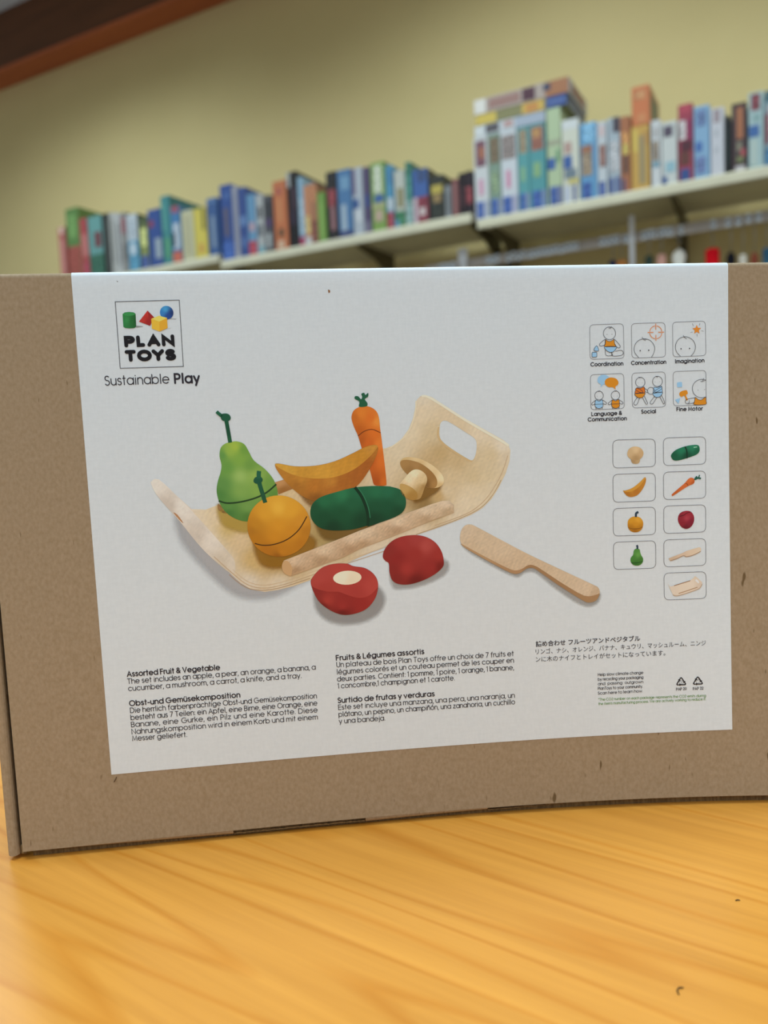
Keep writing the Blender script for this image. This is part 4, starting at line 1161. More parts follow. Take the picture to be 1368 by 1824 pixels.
# apple halves
fill('printed_shadow', smooth_poly([(97.34,141.02),(110.55,138.16),(126.13,142.52),(131.10,149.93),(128.09,157.85),(119.92,162.35),(109.30,163.09),(100.69,159.90),(95.85,152.48)]), '8f8d8c', 0, 1.2, soft=3.0, alpha=0.75)
fill('printed_shadow', smooth_poly([(132.73,132.17),(145.25,128.33),(156.67,131.53),(161.43,135.33),(158.97,141.48),(148.99,145.92),(140.04,147.26),(132.58,145.53)]), '9a9896', 0, 1.2, soft=2.2, alpha=0.7)
fill('printed_apple', smooth_poly([(95.82,141.83),(97.05,138.36),(101.16,134.59),(106.45,133.00),(112.55,133.13),(115.97,134.54),(121.18,135.68),(125.24,138.91),(126.88,143.45),(125.45,149.63),(121.34,154.60),(115.77,156.81),(109.60,157.09),(103.61,154.34),(98.62,149.52)], True, 4), pts_cols([(97.92,146.37),(102.95,150.20),(109.79,153.25),(118.60,152.84),(124.09,148.66),(109.64,156.38),(101.07,152.77)], '8c2420 a83028 9c2622 98221e a02a24 6c1412 701614'), 5, 0.8).__setitem__('label', 'cut red apple half in the printed picture')
fill('printed_apple', smooth_poly([(95.91,141.83),(97.13,138.45),(101.15,134.68),(106.45,133.09),(112.54,133.22),(115.97,134.63),(121.17,135.77),(125.24,139.00),(126.80,143.44),(125.80,145.89),(122.32,148.75),(117.88,149.58),(112.68,148.05),(108.40,146.22),(103.18,145.77),(98.04,144.07)], True, 4), pts_cols([(100.03,139.39),(110.73,134.63),(119.28,138.61),(123.41,144.16),(101.53,143.90),(117.10,147.40)], 'b03c34 b43a32 ac342e b43c34 a8342c a8322c'), 6, 0.8)
(ac, ae) = [(112.74,139.78),(119.30,140.12)]
fill('printed_apple_core', arc(ac[0], ac[1], ae[0] - ac[0], (ae[0] - ac[0]) * 0.5, 0, 345, 24), pts_cols([(110.51,139.05),(114.78,141.04)], 'e4d8c0 dccdb0'), 7, 0.8)
fill('printed_apple', smooth_poly([(129.63,130.69),(130.75,127.20),(133.98,123.81),(138.64,121.82),(144.66,121.30),(149.92,122.33),(154.42,125.20),(157.27,129.78),(158.07,134.46),(157.35,137.10),(153.67,140.15),(148.22,142.74),(141.94,144.31),(136.81,144.04),(133.70,142.19),(132.45,138.38),(132.29,134.10),(130.76,132.78)], True, 4), pts_cols([(132.92,127.74),(138.35,124.46),(145.47,123.01),(149.75,126.76),(155.78,131.49),(145.18,130.10),(136.29,131.45),(140.47,136.99),(152.02,136.67),(135.86,141.23),(144.64,143.46),(156.47,136.88),(134.29,136.69)], '8c2420 a02c28 a43430 b0413a a02a24 9c2822 901f1c a42c26 982420 84201c 701412 7c1814 8a201c'), 5, 0.8).__setitem__('label', 'uncut red apple half in the printed picture')

# ---- small pictures in the nine frames
def mini(P, cols, layer=4, sub=4, step=0.6, name='printed_picture', label=None, **k):
    o = fill(name, smooth_poly(P, True, sub) if sub else P, cols, layer, step, **k)
    if label: o['label'] = label
    return o
mini([(248.92,89.86),(252.54,89.99),(252.81,91.05),(252.16,91.98),(250.68,92.21),(249.22,91.78),(248.75,90.90)], pts_cols([(249.48,90.93),(251.93,91.02)], 'a8885c b89a6c'))
mini([(246.81,87.49),(247.39,85.51),(248.88,84.37),(250.70,84.06),(252.80,84.56),(254.24,85.95),(254.65,87.53),(254.03,89.09),(252.68,90.18),(250.71,90.59),(248.77,90.04),(247.32,88.84)], pts_cols([(248.09,87.06),(251.06,85.74),(253.48,87.25),(250.98,89.55)], 'c8a878 d6b888 c4a070 b08c5c'), 5, label='small mushroom picture')
mini([(267.97,89.45),(268.49,87.89),(270.69,86.20),(274.65,84.90),(278.61,84.32),(281.07,84.50),(281.84,85.63),(281.71,87.54),(280.00,89.06),(275.53,90.44),(271.57,91.35),(269.12,91.16)], pts_cols([(269.15,89.25),(273.15,86.52),(278.59,85.28),(275.55,89.48),(280.52,87.74)], '0f5a3c 1a7a54 20805a 0a4a30 0f6040'), label='small cucumber picture')
mini(thick([(274.75,84.90),(275.60,87.09),(275.63,90.54)], 0.6), '063020', 5, 0)
mini(thick([(278.98,85.48),(280.66,85.35)], 0.4), '8cc8a8', 5, 0)
mini([(244.50,104.62),(245.77,104.57),(249.23,103.36),(252.71,100.86),(254.61,98.96),(255.30,98.89),(255.68,99.68),(255.04,102.15),(253.36,104.97),(251.11,107.09),(248.16,107.74),(245.97,106.84)], pts_cols([(246.72,106.15),(250.66,105.34),(253.67,102.09),(248.23,104.29)], 'b06c18 b8701c c07c20 c88a28'), label='small banana picture')
mini([(244.60,104.53),(245.77,104.53),(249.23,103.32),(252.71,100.81),(254.71,98.92),(255.40,98.99),(253.18,102.08),(250.68,104.14),(247.72,105.23),(245.27,105.13)], 'd0922c', 5)
mini([(267.91,107.46),(268.56,106.76),(274.32,102.16),(275.83,100.53),(277.32,99.72),(278.69,100.16),(279.16,101.38),(278.50,102.66),(276.26,103.54),(273.77,104.89),(268.79,107.88),(268.10,107.95)], pts_cols([(269.30,107.03),(273.80,103.35),(277.30,101.07),(278.26,102.07)], 'c05a1c d0642a d86a2c b8541c'), label='small carrot picture')
mini(thick([(274.61,102.22),(275.54,102.74),(275.87,103.62)], 0.22), '702c10', 5, 0)
mini([(278.88,100.55),(279.80,99.24),(280.29,99.07),(280.77,99.76),(281.39,98.53),(281.78,98.74),(281.56,99.69),(282.25,99.91),(282.04,100.67),(280.76,100.43),(279.52,100.96)], '1c5a48', 5, 3)
mini([(246.32,120.59),(246.75,118.58),(248.35,117.29),(250.17,117.08),(252.17,117.55),(253.52,119.05),(253.87,120.90),(253.24,123.06),(251.74,124.30),(249.87,124.61),(247.92,124.05),(246.67,122.54)], pts_cols([(247.93,118.73),(251.36,118.87),(250.34,120.76),(247.85,122.59),(252.26,122.78),(249.88,124.13)], 'd09018 dc9c24 cc8814 b0700c b8760e a0620a'), label='small orange picture')
mini(thick([(246.68,122.16),(248.33,122.85),(251.77,122.90),(253.46,122.10)], 0.25), '7a4808', 5, 0)
mini(thick([(250.41,117.38),(250.44,116.03),(250.70,115.46),(251.64,115.01)], (0.9, 1.1)), '22384a', 5, 0)
mini([(270.67,119.41),(271.16,117.15),(272.81,115.76),(275.29,115.38),(277.24,116.04),(278.43,118.02),(278.49,120.20),(277.61,122.35),(276.10,123.65),(274.37,123.97),(272.52,123.12),(271.23,121.37)], pts_cols([(272.04,117.77),(275.02,116.43),(274.97,118.85),(272.95,121.19),(276.90,120.87),(274.38,123.44)], '8c1c2c 9c2030 a83040 8a1828 80142a 6a0f1e'), label='small apple picture')
mini(thick([(271.44,117.84),(273.52,117.44),(275.02,116.43),(277.00,115.93)], 0.3), '50101a', 5, 0)
mini([(249.00,133.56),(249.61,132.66),(250.69,132.42),(251.86,132.86),(252.13,134.18),(252.59,135.66),(253.44,137.31),(253.21,139.10),(251.90,140.36),(250.18,140.58),(248.47,140.02),(247.42,138.36),(247.56,136.66),(248.67,135.35)], pts_cols([(250.08,133.36),(249.03,136.73),(251.02,135.35),(252.45,137.85),(249.95,139.69)], '4a8c38 3f8030 5c9c40 3c7828 2f6c24'), label='small pear picture')
mini(thick([(247.61,139.01),(249.96,139.30),(253.12,138.76)], 0.3), '1c4a18', 5, 0)
mini(thick([(250.79,132.62),(250.81,131.45),(250.53,130.76)], (0.8, 1.0)), '22384a', 5, 0)
mini([(265.92,138.03),(266.32,137.56),(272.66,135.38),(274.65,134.49),(279.60,133.23),(281.08,133.09),(281.65,133.95),(281.33,135.05),(279.54,136.15),(275.57,137.36),(274.10,137.29),(273.03,136.76),(271.64,137.29),(267.67,138.79),(266.59,138.94)], pts_cols([(267.19,138.23),(272.16,136.14),(277.59,135.00),(280.56,134.39)], 'c8a884 d2b290 d8bc9a d8c0a0'), pale=0.3, label='small knife picture')
mini(thick([(266.59,138.94),(269.66,138.09),(273.03,136.76),(274.35,137.30),(277.55,136.75),(281.33,135.05)], 0.28), '9a7450', 5, 0)
mini([(265.09,149.63),(266.19,151.40),(268.41,150.85),(275.83,148.86),(277.57,147.70),(278.23,146.75),(279.06,147.18),(281.80,149.94),(281.68,150.91),(280.41,152.72),(278.18,153.71),(271.75,155.56),(269.04,155.94),(267.58,155.38),(266.40,152.88)], pts_cols([(267.39,152.67),(271.82,152.37),(276.77,150.61),(279.28,148.26),(280.69,151.26),(274.33,150.02)], 'd8c4aa dac6ac dcc9b0 d8c2a4 d2baa0 dcc8ae'), sub=0, pale=0.35, label='small tray picture')
mini([(278.49,148.62),(279.18,148.36),(280.23,149.53),(280.12,150.36),(279.49,149.99),(278.67,149.22)], 'd4d6d8', 5, 3)
mini(thick([(268.16,151.04),(271.87,150.02),(276.07,148.92)], 0.4), '9a7450', 5, 0)
mini(thick([(270.29,154.86),(274.25,153.75),(279.44,152.19)], 0.4), 'a88460', 5, 0)
mini(thick([(267.58,155.38),(269.04,155.89),(271.76,155.51),(278.18,153.66),(280.56,152.63),(281.78,150.72)], 0.3), 'b09070', 5, 0)
# scuffs on the sheet
for q in ([(18.88,3.89),(19.74,4.22),(19.40,4.53)], [(110.56,9.32),(111.54,9.59),(111.49,10.57),(110.73,10.80)]):
    fill('scuff', q, '8a5a30' if q[0][0] > 60 else '6a6a70', 2)
# loose fibre under the label corner
bm = bmesh.new()
tube(bm, [SF(LX0 + a, ztop(LX0) - b, 0.0003) for a, b in ((0.0022, 0.2268), (0.0018, 0.2278), (0.0009, 0.2292))], 0.00016, 5)
bmobj('fibre', bm, mat('dark_fibre', hx('4a3420'), 0.8), carton)

# ------------------------------------------------------------------ wall shelves
shelf_m = noise_mat('shelf_enamel', hx('cdc8ac'), hx('c6c1a6'), 12, 0.45, 0.4)
brk_m = mat('bracket_metal', hx('5a5238'), 0.5, 0.4)
slot_m = mat('standard_slot', hx('26221a'), 0.7)
def wall_shelf(u0, u1, ztop_, label, brackets):
    o = tag(empty('wall_shelf', W(u0, 0.0, ztop_), WROT), label, 'shelf')
    L_ = u1 - u0
    boxobj('shelf_board', (0.0, L_, 0.0, WALL - 0.03, -0.012, 0.0), shelf_m, o)
    bm = bmesh.new(); box(bm, 0.0, L_, -0.004, 0.016, -0.036, 0.0)
    bmobj('front_lip', bm, shelf_m, o, bevel=0.005, seg=3)
    for b_ in brackets:
        bm = bmesh.new()
        x = b_ - u0
        P = [(0.05, -0.012), (WALL - 0.03, -0.012), (WALL - 0.03, -0.14), (WALL - 0.06, -0.11), (0.20, -0.055), (0.05, -0.03)]
        A = [bm.verts.new((x - 0.004, y, z)) for y, z in P]
        B = [bm.verts.new((x + 0.004, y, z)) for y, z in P]
        bm.faces.new(A); bm.faces.new(B[::-1])
        for i in range(len(P)):
            bm.faces.new((A[i], B[i], B[(i + 1) % len(P)], A[(i + 1) % len(P)]))
        br = bmobj('bracket', bm, brk_m, o)
    return o
SZ = {'L': 1.782, 'M': 1.751, 'R': 1.723}
wall_shelf(-3.45, -2.268, SZ['L'], 'cream metal wall shelf at the left, mostly hidden by the cardboard box', (-3.40, -2.70))
wall_shelf(-2.256, -1.087, SZ['M'], 'cream metal wall shelf in the middle carrying mixed game boxes', (-2.235, -1.60, -1.11))
wall_shelf(-1.064, 0.16, SZ['R'], 'cream metal wall shelf at the right carrying the blue footed puzzle boxes', (-1.03, -0.40, 0.13))
std_m = noise_mat('standard_metal', hx('6a6048'), hx('625a44'), 20, 0.5, 0.4)
for u, lb in ((-2.262, 'slotted metal wall standard where left and middle shelves meet'), (-1.655, 'slotted metal wall standard under the middle shelf'), (-1.075, 'slotted metal wall standard where middle and right shelves meet'), (-0.405, 'slotted metal wall standard under the right shelf')):
    s_ = tag(empty('shelf_standard', W(u, WALL - 0.028, 0.9), WROT), lb, 'standard', 'wall standards')
    boxobj('channel', (-0.012, 0.012, 0.0, 0.028, 0.0, 0.80), std_m, s_, 0.002)
    for k in range(8):
        boxobj('slot', (-0.004, 0.004, -0.0006, 0.001, 0.06 + 0.09 * k, 0.11 + 0.09 * k), slot_m, s_)

# ------------------------------------------------------------------ game boxes
GAMES = [
(-3.286,-3.238,1.782,0.284,0.20,'c25a4e','c25a4e',[(0,0.12,0.2,0.9,'e8b8a0'),(0.2,0.8,0.25,0.75,'d88a78')],'coral red game box at the far left end of the shelf, shortest there'),
(-3.223,-3.134,1.782,0.361,0.24,'5c8a3a','6a9a40',[(0.5,1,0,1,'a8402a'),(0.1,0.4,0.2,0.8,'6fa045')],'game box with green top half and brick red lower half'),
(-3.132,-3.077,1.782,0.300,0.22,'b83a3a','2f7a6c',[(0.25,0.6,0.2,0.9,'c86a60'),(0.7,0.95,0.1,0.9,'b83048')],'narrow red game box with a teal side, right of the green and red one'),
(-3.072,-2.978,1.782,0.297,0.22,'5fa39c','23352f',[(0.25,0.5,0.4,0.9,'7a3a40'),(0.6,1,0,1,'2a6a50')],'teal and green game box with a small maroon picture'),
(-2.969,-2.932,1.782,0.297,0.22,'3a3f3a','3a3f3a',[(0.1,0.9,0.3,0.7,'5a605a')],'thin dark charcoal game box left of the pale grey ones'),
(-2.928,-2.895,1.782,0.293,0.22,'b9b8ae','b9b8ae',[(0.1,0.8,0.3,0.7,'8f8f88')],'thin pale grey game box beside the charcoal one'),
(-2.892,-2.863,1.782,0.285,0.22,'c3c4c0','c3c4c0',[(0.15,0.85,0.3,0.7,'6f6f6c')],'thin white game box with grey vertical lettering'),
(-2.859,-2.823,1.782,0.281,0.22,'96938c','96938c',[(0.08,0.35,0.2,0.9,'a0525a'),(0.5,0.8,0.2,0.8,'6c6a66')],'grey game box with a red mark near its top'),
(-2.817,-2.749,1.782,0.263,0.22,'c2ccd0','4a5a48',[(0.45,1,0,1,'3f97b8'),(0.1,0.4,0.25,0.8,'a8b4bc'),(0.5,0.7,0.2,0.7,'d0dce0')],'white game box with bright cyan lower half'),
(-2.740,-2.691,1.782,0.234,0.22,'8f9a4a','8f9a4a',[(0.2,0.55,0.1,0.9,'d6da70'),(0.72,1,0,1,'3c5a9c'),(0,0.15,0,1,'5a6a40')],'yellow green game box with blue foot'),
(-2.684,-2.605,1.782,0.262,0.22,'24509c','24509c',[(0.18,0.3,0.05,0.45,'9a3c5c'),(0.5,0.85,0.45,0.95,'9fb0b8')],'royal blue game box with pale picture left of the tall teal one'),
(-2.600,-2.546,1.782,0.308,0.26,'2f9090','2a8a88',[(0.6,0.9,0.2,0.8,'4aa070'),(0.1,0.5,0.1,0.4,'58b0a0')],'tall teal game box rising above its right neighbours'),
(-2.544,-2.490,1.782,0.254,0.20,'2f7fb8','2f7fb8',[(0,0.12,0.1,0.9,'b04a5a'),(0.3,0.75,0.2,0.9,'b8c4cc'),(0.45,0.7,0,0.4,'2a3a58'),(0.78,1,0,1,'d05a35')],'blue and white game box with orange foot beside the tall teal one'),
(-2.482,-2.414,1.782,0.222,0.20,'d2cd9c','d2cd9c',[(0.1,0.9,0.35,0.65,'b8b080')],'cream game box left of the yellow one'),
(-2.410,-2.339,1.782,0.219,0.20,'e8d014','e8d014',[(0,0.45,0.6,0.9,'9a8c20'),(0.7,0.88,0.3,0.7,'e0a020')],'bright yellow game box'),
(-2.332,-2.273,1.782,0.249,0.20,'2f5f9c','2f5f9c',[(0.3,0.85,0.3,0.7,'7f98b0'),(0,0.1,0,1,'4a78b0')],'mid blue game box ending the left shelf board'),
(-2.256,-2.192,1.751,0.322,0.22,'20509f','20509f',[(0.3,0.68,0.25,0.65,'6a5f6c'),(0.75,1,0,1,'2460b8'),(0.1,0.2,0.3,0.9,'3a68b0')],'tall royal blue game box starting the middle shelf board'),
(-2.189,-2.162,1.751,0.308,0.22,'a8a8b4','a8a8b4',[(0.1,0.9,0.3,0.7,'8c90a4')],'thin lilac grey game box between two blue boxes'),
(-2.159,-2.115,1.751,0.294,0.22,'2a4f98','2a4f98',[(0.4,0.55,0.1,0.9,'5f88c0'),(0.7,0.85,0.1,0.9,'4a70b0')],'blue game box with lighter blue bands'),
(-2.113,-2.069,1.751,0.257,0.20,'5d9cc4','5d9cc4',[(0.45,0.6,0.2,0.8,'d0a0a4'),(0.75,1,0,1,'c03048')],'light blue game box with red foot'),
(-2.066,-2.028,1.751,0.249,0.20,'b8b9b4','b8b9b4',[(0.2,0.4,0.2,0.8,'5a5a5c'),(0.5,0.7,0.1,0.8,'707478'),(0.85,1,0,1,'7fb0b8')],'white game box with black lettering'),
(-2.026,-1.985,1.751,0.237,0.20,'55555a','55555a',[(0.1,0.4,0.2,0.8,'2c2c30'),(0.4,0.55,0.2,0.9,'5a3f70'),(0.65,0.9,0.2,0.8,'a0a4a0')],'dark grey game box with a purple mark'),
(-1.975,-1.908,1.751,0.284,0.22,'d66f24','d66f24',[(0.1,0.2,0.2,0.7,'c05a40'),(0.25,0.6,0.3,0.6,'e08a40'),(0.68,0.8,0.3,0.7,'6a5030'),(0.85,0.97,0.2,0.7,'e0b890')],'orange game box standing on the middle shelf'),
(-1.902,-1.852,1.751,0.308,0.24,'1e1a1c','3a3a38',[(0,0.2,0,0.35,'b0b4b0'),(0.2,0.5,0.4,0.9,'4a3040'),(0.5,0.7,0.2,0.8,'38283c')],'tall black game box with a dark side, right of the orange one'),
(-1.850,-1.824,1.751,0.278,0.24,'86b4cc','86b4cc',[(0.3,0.8,0.2,0.8,'b0c8d4'),(0.85,1,0,1,'c03060')],'light blue game box with pink foot'),
(-1.822,-1.793,1.751,0.239,0.20,'d88a50','d88a50',[(0.5,0.8,0.1,0.9,'e8c060'),(0.85,1,0,1,'d0d0cc')],'thin orange game box with pale foot beside the light blue one'),
(-1.790,-1.760,1.751,0.241,0.20,'b8784a','b8784a',[(0,0.3,0.1,0.9,'d08040'),(0.6,1,0,1,'8a4a34')],'thin tan and brown game box'),
(-1.758,-1.722,1.751,0.199,0.20,'7aa838','7aa838',[(0.2,0.9,0.3,0.7,'92bc48')],'lime green game box, low between taller boxes'),
(-1.712,-1.664,1.751,0.270,0.22,'2c2a2a','2c2a2a',[(0.25,0.5,0.1,0.9,'9c3038'),(0.5,0.85,0.3,0.8,'a06a6c')],'black game box with a red panel'),
(-1.659,-1.597,1.751,0.267,0.22,'3f7cb0','3f7cb0',[(0.1,0.3,0.2,0.9,'6aa0c4'),(0.5,0.9,0.2,0.6,'a8bcc8'),(0.88,1,0,1,'3a4a80')],'blue game box with pale vertical lettering'),
(-1.591,-1.545,1.751,0.262,0.22,'b4bcc4','b4bcc4',[(0,0.4,0,0.35,'7a6488'),(0.45,0.6,0,0.6,'2a5a9c'),(0.6,0.8,0.3,0.8,'d4d8d8')],'white game box with purple and blue marks'),
(-1.540,-1.513,1.751,0.256,0.22,'5a4a70','5a4a70',[(0.4,0.6,0.2,0.8,'24509a'),(0.8,1,0,1,'7a708c')],'thin purple game box'),
(-1.507,-1.445,1.751,0.264,0.22,'86ac40','5f8a3a',[(0.05,0.45,0.2,0.8,'c8d0b0'),(0.46,0.58,0.2,0.9,'2f64a8'),(0.58,0.66,0,1,'b8b878'),(0.68,0.85,0.2,0.8,'c8a88c')],'lime and white game box with a blue band, tallest of the middle shelf'),
(-1.441,-1.412,1.751,0.242,0.22,'3a9ac0','3a9ac0',[(0.5,0.7,0.2,0.9,'d8dcd8'),(0.72,1,0,1,'b03040'),(0.05,0.3,0.5,0.9,'2a70a8')],'thin sky blue game box with red foot'),
(-1.405,-1.360,1.751,0.214,0.22,'c2c4b4','c2c4b4',[(0.3,0.65,0.3,0.8,'8c8038'),(0.7,1,0,1,'2f8050'),(0.85,1,0,0.4,'60a0c0')],'white game box with olive picture and green foot'),
(-1.356,-1.332,1.751,0.238,0.22,'2a8068','2a8068',[(0.2,0.6,0.2,0.8,'4aa090'),(0.6,1,0,1,'90b8b0')],'thin teal green game box rising above its neighbours'),
(-1.328,-1.263,1.751,0.203,0.22,'2f62ac','3c3d3a',[(0,0.25,0.3,0.9,'2c4a7c'),(0.5,1,0,1,'8c2438'),(0.5,1,0,0.3,'d0b8c0'),(0.7,0.85,0.4,0.8,'d8c8c0')],'game box with blue top and maroon lower half'),
(-1.257,-1.198,1.751,0.165,0.22,'34362c','34362c',[(0.2,0.4,0.1,0.9,'c8b020'),(0.4,0.6,0.2,0.8,'a08040'),(0.6,0.9,0.2,0.8,'2a3024')],'black game box with a yellow title'),
(-1.195,-1.172,1.751,0.120,0.20,'8c9090','8c9090',[(0.2,0.8,0.3,0.8,'6a7070')],'thin grey game box right of the yellow titled one'),
(-1.166,-1.142,1.751,0.139,0.20,'8a4a48','8a4a48',[(0.1,0.9,0.3,0.7,'a87068')],'thin dusty rose game box'),
(-1.139,-1.114,1.751,0.154,0.20,'241418','241418',[(0.3,0.8,0.3,0.9,'4a2028')],'thin near black game box left of a dark red one'),
(-1.112,-1.085,1.751,0.156,0.20,'2a1a24','2a1a24',[(0.35,0.75,0.1,0.9,'a03038')],'dark game box with red picture ending the middle shelf'),
(-1.076,-1.022,1.723,0.299,0.26,'d2d4d0','d2d4d0',[(0.04,0.36,0.12,0.88,'7a4454'),(0.12,0.26,0.35,0.8,'b86a40'),(0.5,0.7,0.3,0.65,'dc90b0'),(0.77,1,0.1,0.62,'1f55a8'),(0.77,1,0.62,1,'a8b0c4')],'white puzzle box with blue foot and a dark red picture, first of its series'),
(-1.020,-0.975,1.723,0.295,0.26,'7f9c84','7f9c84',[(0.04,0.35,0.1,0.95,'7a6444'),(0.45,0.7,0.2,0.8,'88a070'),(0.77,1,0.1,0.7,'1f55a8'),(0.77,1,0.7,1,'8c9ab8')],'grey green puzzle box with brown picture and blue foot'),
(-0.973,-0.913,1.723,0.293,0.26,'cfd4d6','cfd4d6',[(0.05,0.34,0.05,0.95,'8c7c74'),(0.46,0.68,0.3,0.6,'dc80a4'),(0.77,1,0.05,0.62,'1f55a8'),(0.77,1,0.62,1,'a8a8c4')],'white puzzle box with grey picture and pink oval, third of its series'),
(-0.910,-0.869,1.723,0.289,0.26,'46a4a4','46a4a4',[(0.03,0.31,0.12,0.88,'9a8460'),(0.46,0.64,0.2,0.7,'80b888'),(0.77,1,0.1,0.62,'1f55a8'),(0.77,1,0.62,1,'8898b8')],'teal puzzle box with a tan picture'),
(-0.867,-0.809,1.723,0.289,0.26,'3f9fa2','3f9fa2',[(0.03,0.31,0.1,0.9,'9c5a40'),(0.05,0.16,0.2,0.7,'c89040'),(0.44,0.62,0.2,0.7,'88b878'),(0.77,1,0.1,0.7,'1f55a8'),(0.77,1,0.7,1,'7a90bc')],'teal puzzle box with an orange and red picture'),
(-0.803,-0.754,1.723,0.324,0.26,'b7cc98','b7cc98',[(0.32,0.38,0,1,'a8a888'),(0.42,0.56,0.6,0.9,'68a070'),(0.5,0.62,0,0.6,'1f60ac'),(0.79,1,0.1,0.68,'1f50a0'),(0.79,1,0.68,1,'6a70a8')],'pale green puzzle box with a blue square'),
(-0.751,-0.693,1.723,0.281,0.26,'d8d8c0','d8d8c0',[(0,0.12,0,1,'d8dcd8'),(0.26,0.4,0.1,0.6,'c09888'),(0.42,0.58,0.05,0.6,'1f5ca8'),(0.58,0.7,0.1,0.85,'708490'),(0.7,0.77,0.3,1,'d8c860'),(0.78,1,0.05,0.45,'c0c8d8'),(0.78,1,0.6,0.8,'2448a0')],'cream puzzle box with a blue patch, right of the pale green one'),
(-0.689,-0.633,1.723,0.256,0.26,'4f9ccc','4f9ccc',[(0,0.26,0.2,0.9,'70b4d8'),(0.28,0.68,0.05,0.75,'9c8464'),(0.3,0.38,0.05,0.75,'a8643c'),(0.76,1,0.1,0.65,'1f50a0')],'sky blue puzzle box with a brown picture'),
(-0.631,-0.599,1.723,0.250,0.24,'c6ced0','c6ced0',[(0.3,0.6,0.2,0.9,'905a48'),(0.05,0.2,0.2,0.8,'d8b8b4'),(0.78,1,0.1,0.8,'1f50a0')],'white puzzle box with red brown picture'),
(-0.595,-0.556,1.723,0.254,0.24,'a8b8c0','a8b8c0',[(0,0.2,0.4,1,'4a3c48'),(0.3,0.7,0.1,0.9,'b8b8b8'),(0.76,1,0.05,0.45,'1f4898'),(0.76,1,0.6,0.95,'1f4898')],'pale grey blue game box with two blue foot stripes'),
(-0.554,-0.522,1.723,0.249,0.24,'b86a30','b86a30',[(0.2,0.5,0.1,0.9,'d8902c'),(0.35,0.5,0.2,0.8,'d8c03c'),(0.5,0.75,0.2,0.8,'6a4430'),(0.8,1,0.1,0.45,'24407c')],'orange and brown game box left of the yellow one'),
(-0.519,-0.462,1.723,0.211,0.24,'d8a41c','d8a41c',[(0.05,0.4,0.1,0.35,'e8c828'),(0.15,0.9,0.4,0.8,'a8925c'),(0.1,0.3,0.7,0.95,'c89030')],'golden yellow game box under the orange one'),
(-0.456,-0.426,1.723,0.214,0.22,'d4d6d4','d4d6d4',[(0.3,0.6,0.1,0.8,'8a7458'),(0.6,0.7,0.1,0.9,'70a0b0'),(0.1,0.25,0.2,0.8,'b8b4b0')],'white game box with brown picture right of the golden one'),
(-0.423,-0.376,1.723,0.201,0.22,'d0d4cc','d0d4cc',[(0.06,0.24,0.1,0.75,'5a4c60'),(0.62,0.8,0.2,0.9,'90c0cc'),(0.84,1,0,0.35,'28589c')],'white game box with a dark square near its top'),
(-0.372,-0.328,1.723,0.244,0.22,'b02848','b02848',[(0,0.12,0.1,0.9,'c8304c'),(0.2,0.45,0,0.55,'c8c0bc'),(0.2,0.5,0.6,0.95,'98185c'),(0.46,0.6,0.15,0.95,'5c2030'),(0.6,0.78,0.1,0.8,'70382c'),(0.82,1,0.1,0.8,'1c4c94')],'crimson game box with a white patch and blue foot'),
(-0.325,-0.278,1.723,0.227,0.22,'7fb2d6','7fb2d6',[(0.05,0.28,0.15,0.8,'5a78a8'),(0.48,0.62,0.1,0.55,'2868b8'),(0.68,0.92,0.1,0.75,'5c74a8')],'pale blue game box with darker blue pictures'),
(-0.275,-0.236,1.723,0.210,0.22,'cfcfd4','cfcfd4',[(0.02,0.22,0.2,0.75,'a89498'),(0.3,0.42,0.3,0.6,'b4b8bc'),(0.55,0.65,0.3,0.6,'b8bcc0')],'white game box with a faint pink picture'),
(-0.232,-0.218,1.723,0.179,0.22,'17201f','17201f',[(0.2,0.8,0.2,0.6,'24403c')],'thin black game box left of the orange lettered one'),
(-0.214,-0.171,1.723,0.210,0.24,'4a3436','4a3436',[(0.06,0.52,0.3,0.8,'b86a30'),(0.55,0.7,0.3,0.7,'8c8468'),(0.66,0.78,0.55,0.95,'b84048'),(0.76,0.86,0.3,0.8,'7c8448'),(0.9,0.98,0.2,0.9,'d0c8c4')],'dark plum game box with orange lettering'),
(-0.166,-0.124,1.723,0.231,0.22,'a6c6c4','a6c6c4',[(0.02,0.24,0.15,0.8,'88303c'),(0.28,0.38,0.3,0.8,'88b0ac'),(0.42,0.58,0,0.75,'2468b0'),(0.6,0.95,0.1,0.6,'b8ccc0')],'pale aqua game box with maroon top panel and blue stripe'),
(-0.121,-0.087,1.723,0.227,0.22,'88a8b0','88a8b0',[(0,0.15,0,1,'2f6a78'),(0.2,0.6,0.2,0.9,'b0a0a0'),(0.3,0.7,0,0.4,'904048'),(0.75,1,0,1,'2a78a4')],'grey blue game box cut off by the right edge of the photo'),
]
BG = 0.82
def game_mat(h, speck=0.0):
    c = hexc(h, BG)
    g_ = sum(c) / 3.0
    c = tuple(x * 0.78 + g_ * 0.22 for x in c)
    if speck:
        d = tuple(x * 0.55 for x in c); e_ = tuple(min(0.9, x * 1.6 + 0.02) for x in c)
        return noise_mat('print_speck_' + h, d, e_, 90, 0.4, 0.4, detail=2)
    return mat('print_' + h, c, 0.38, 0.45)
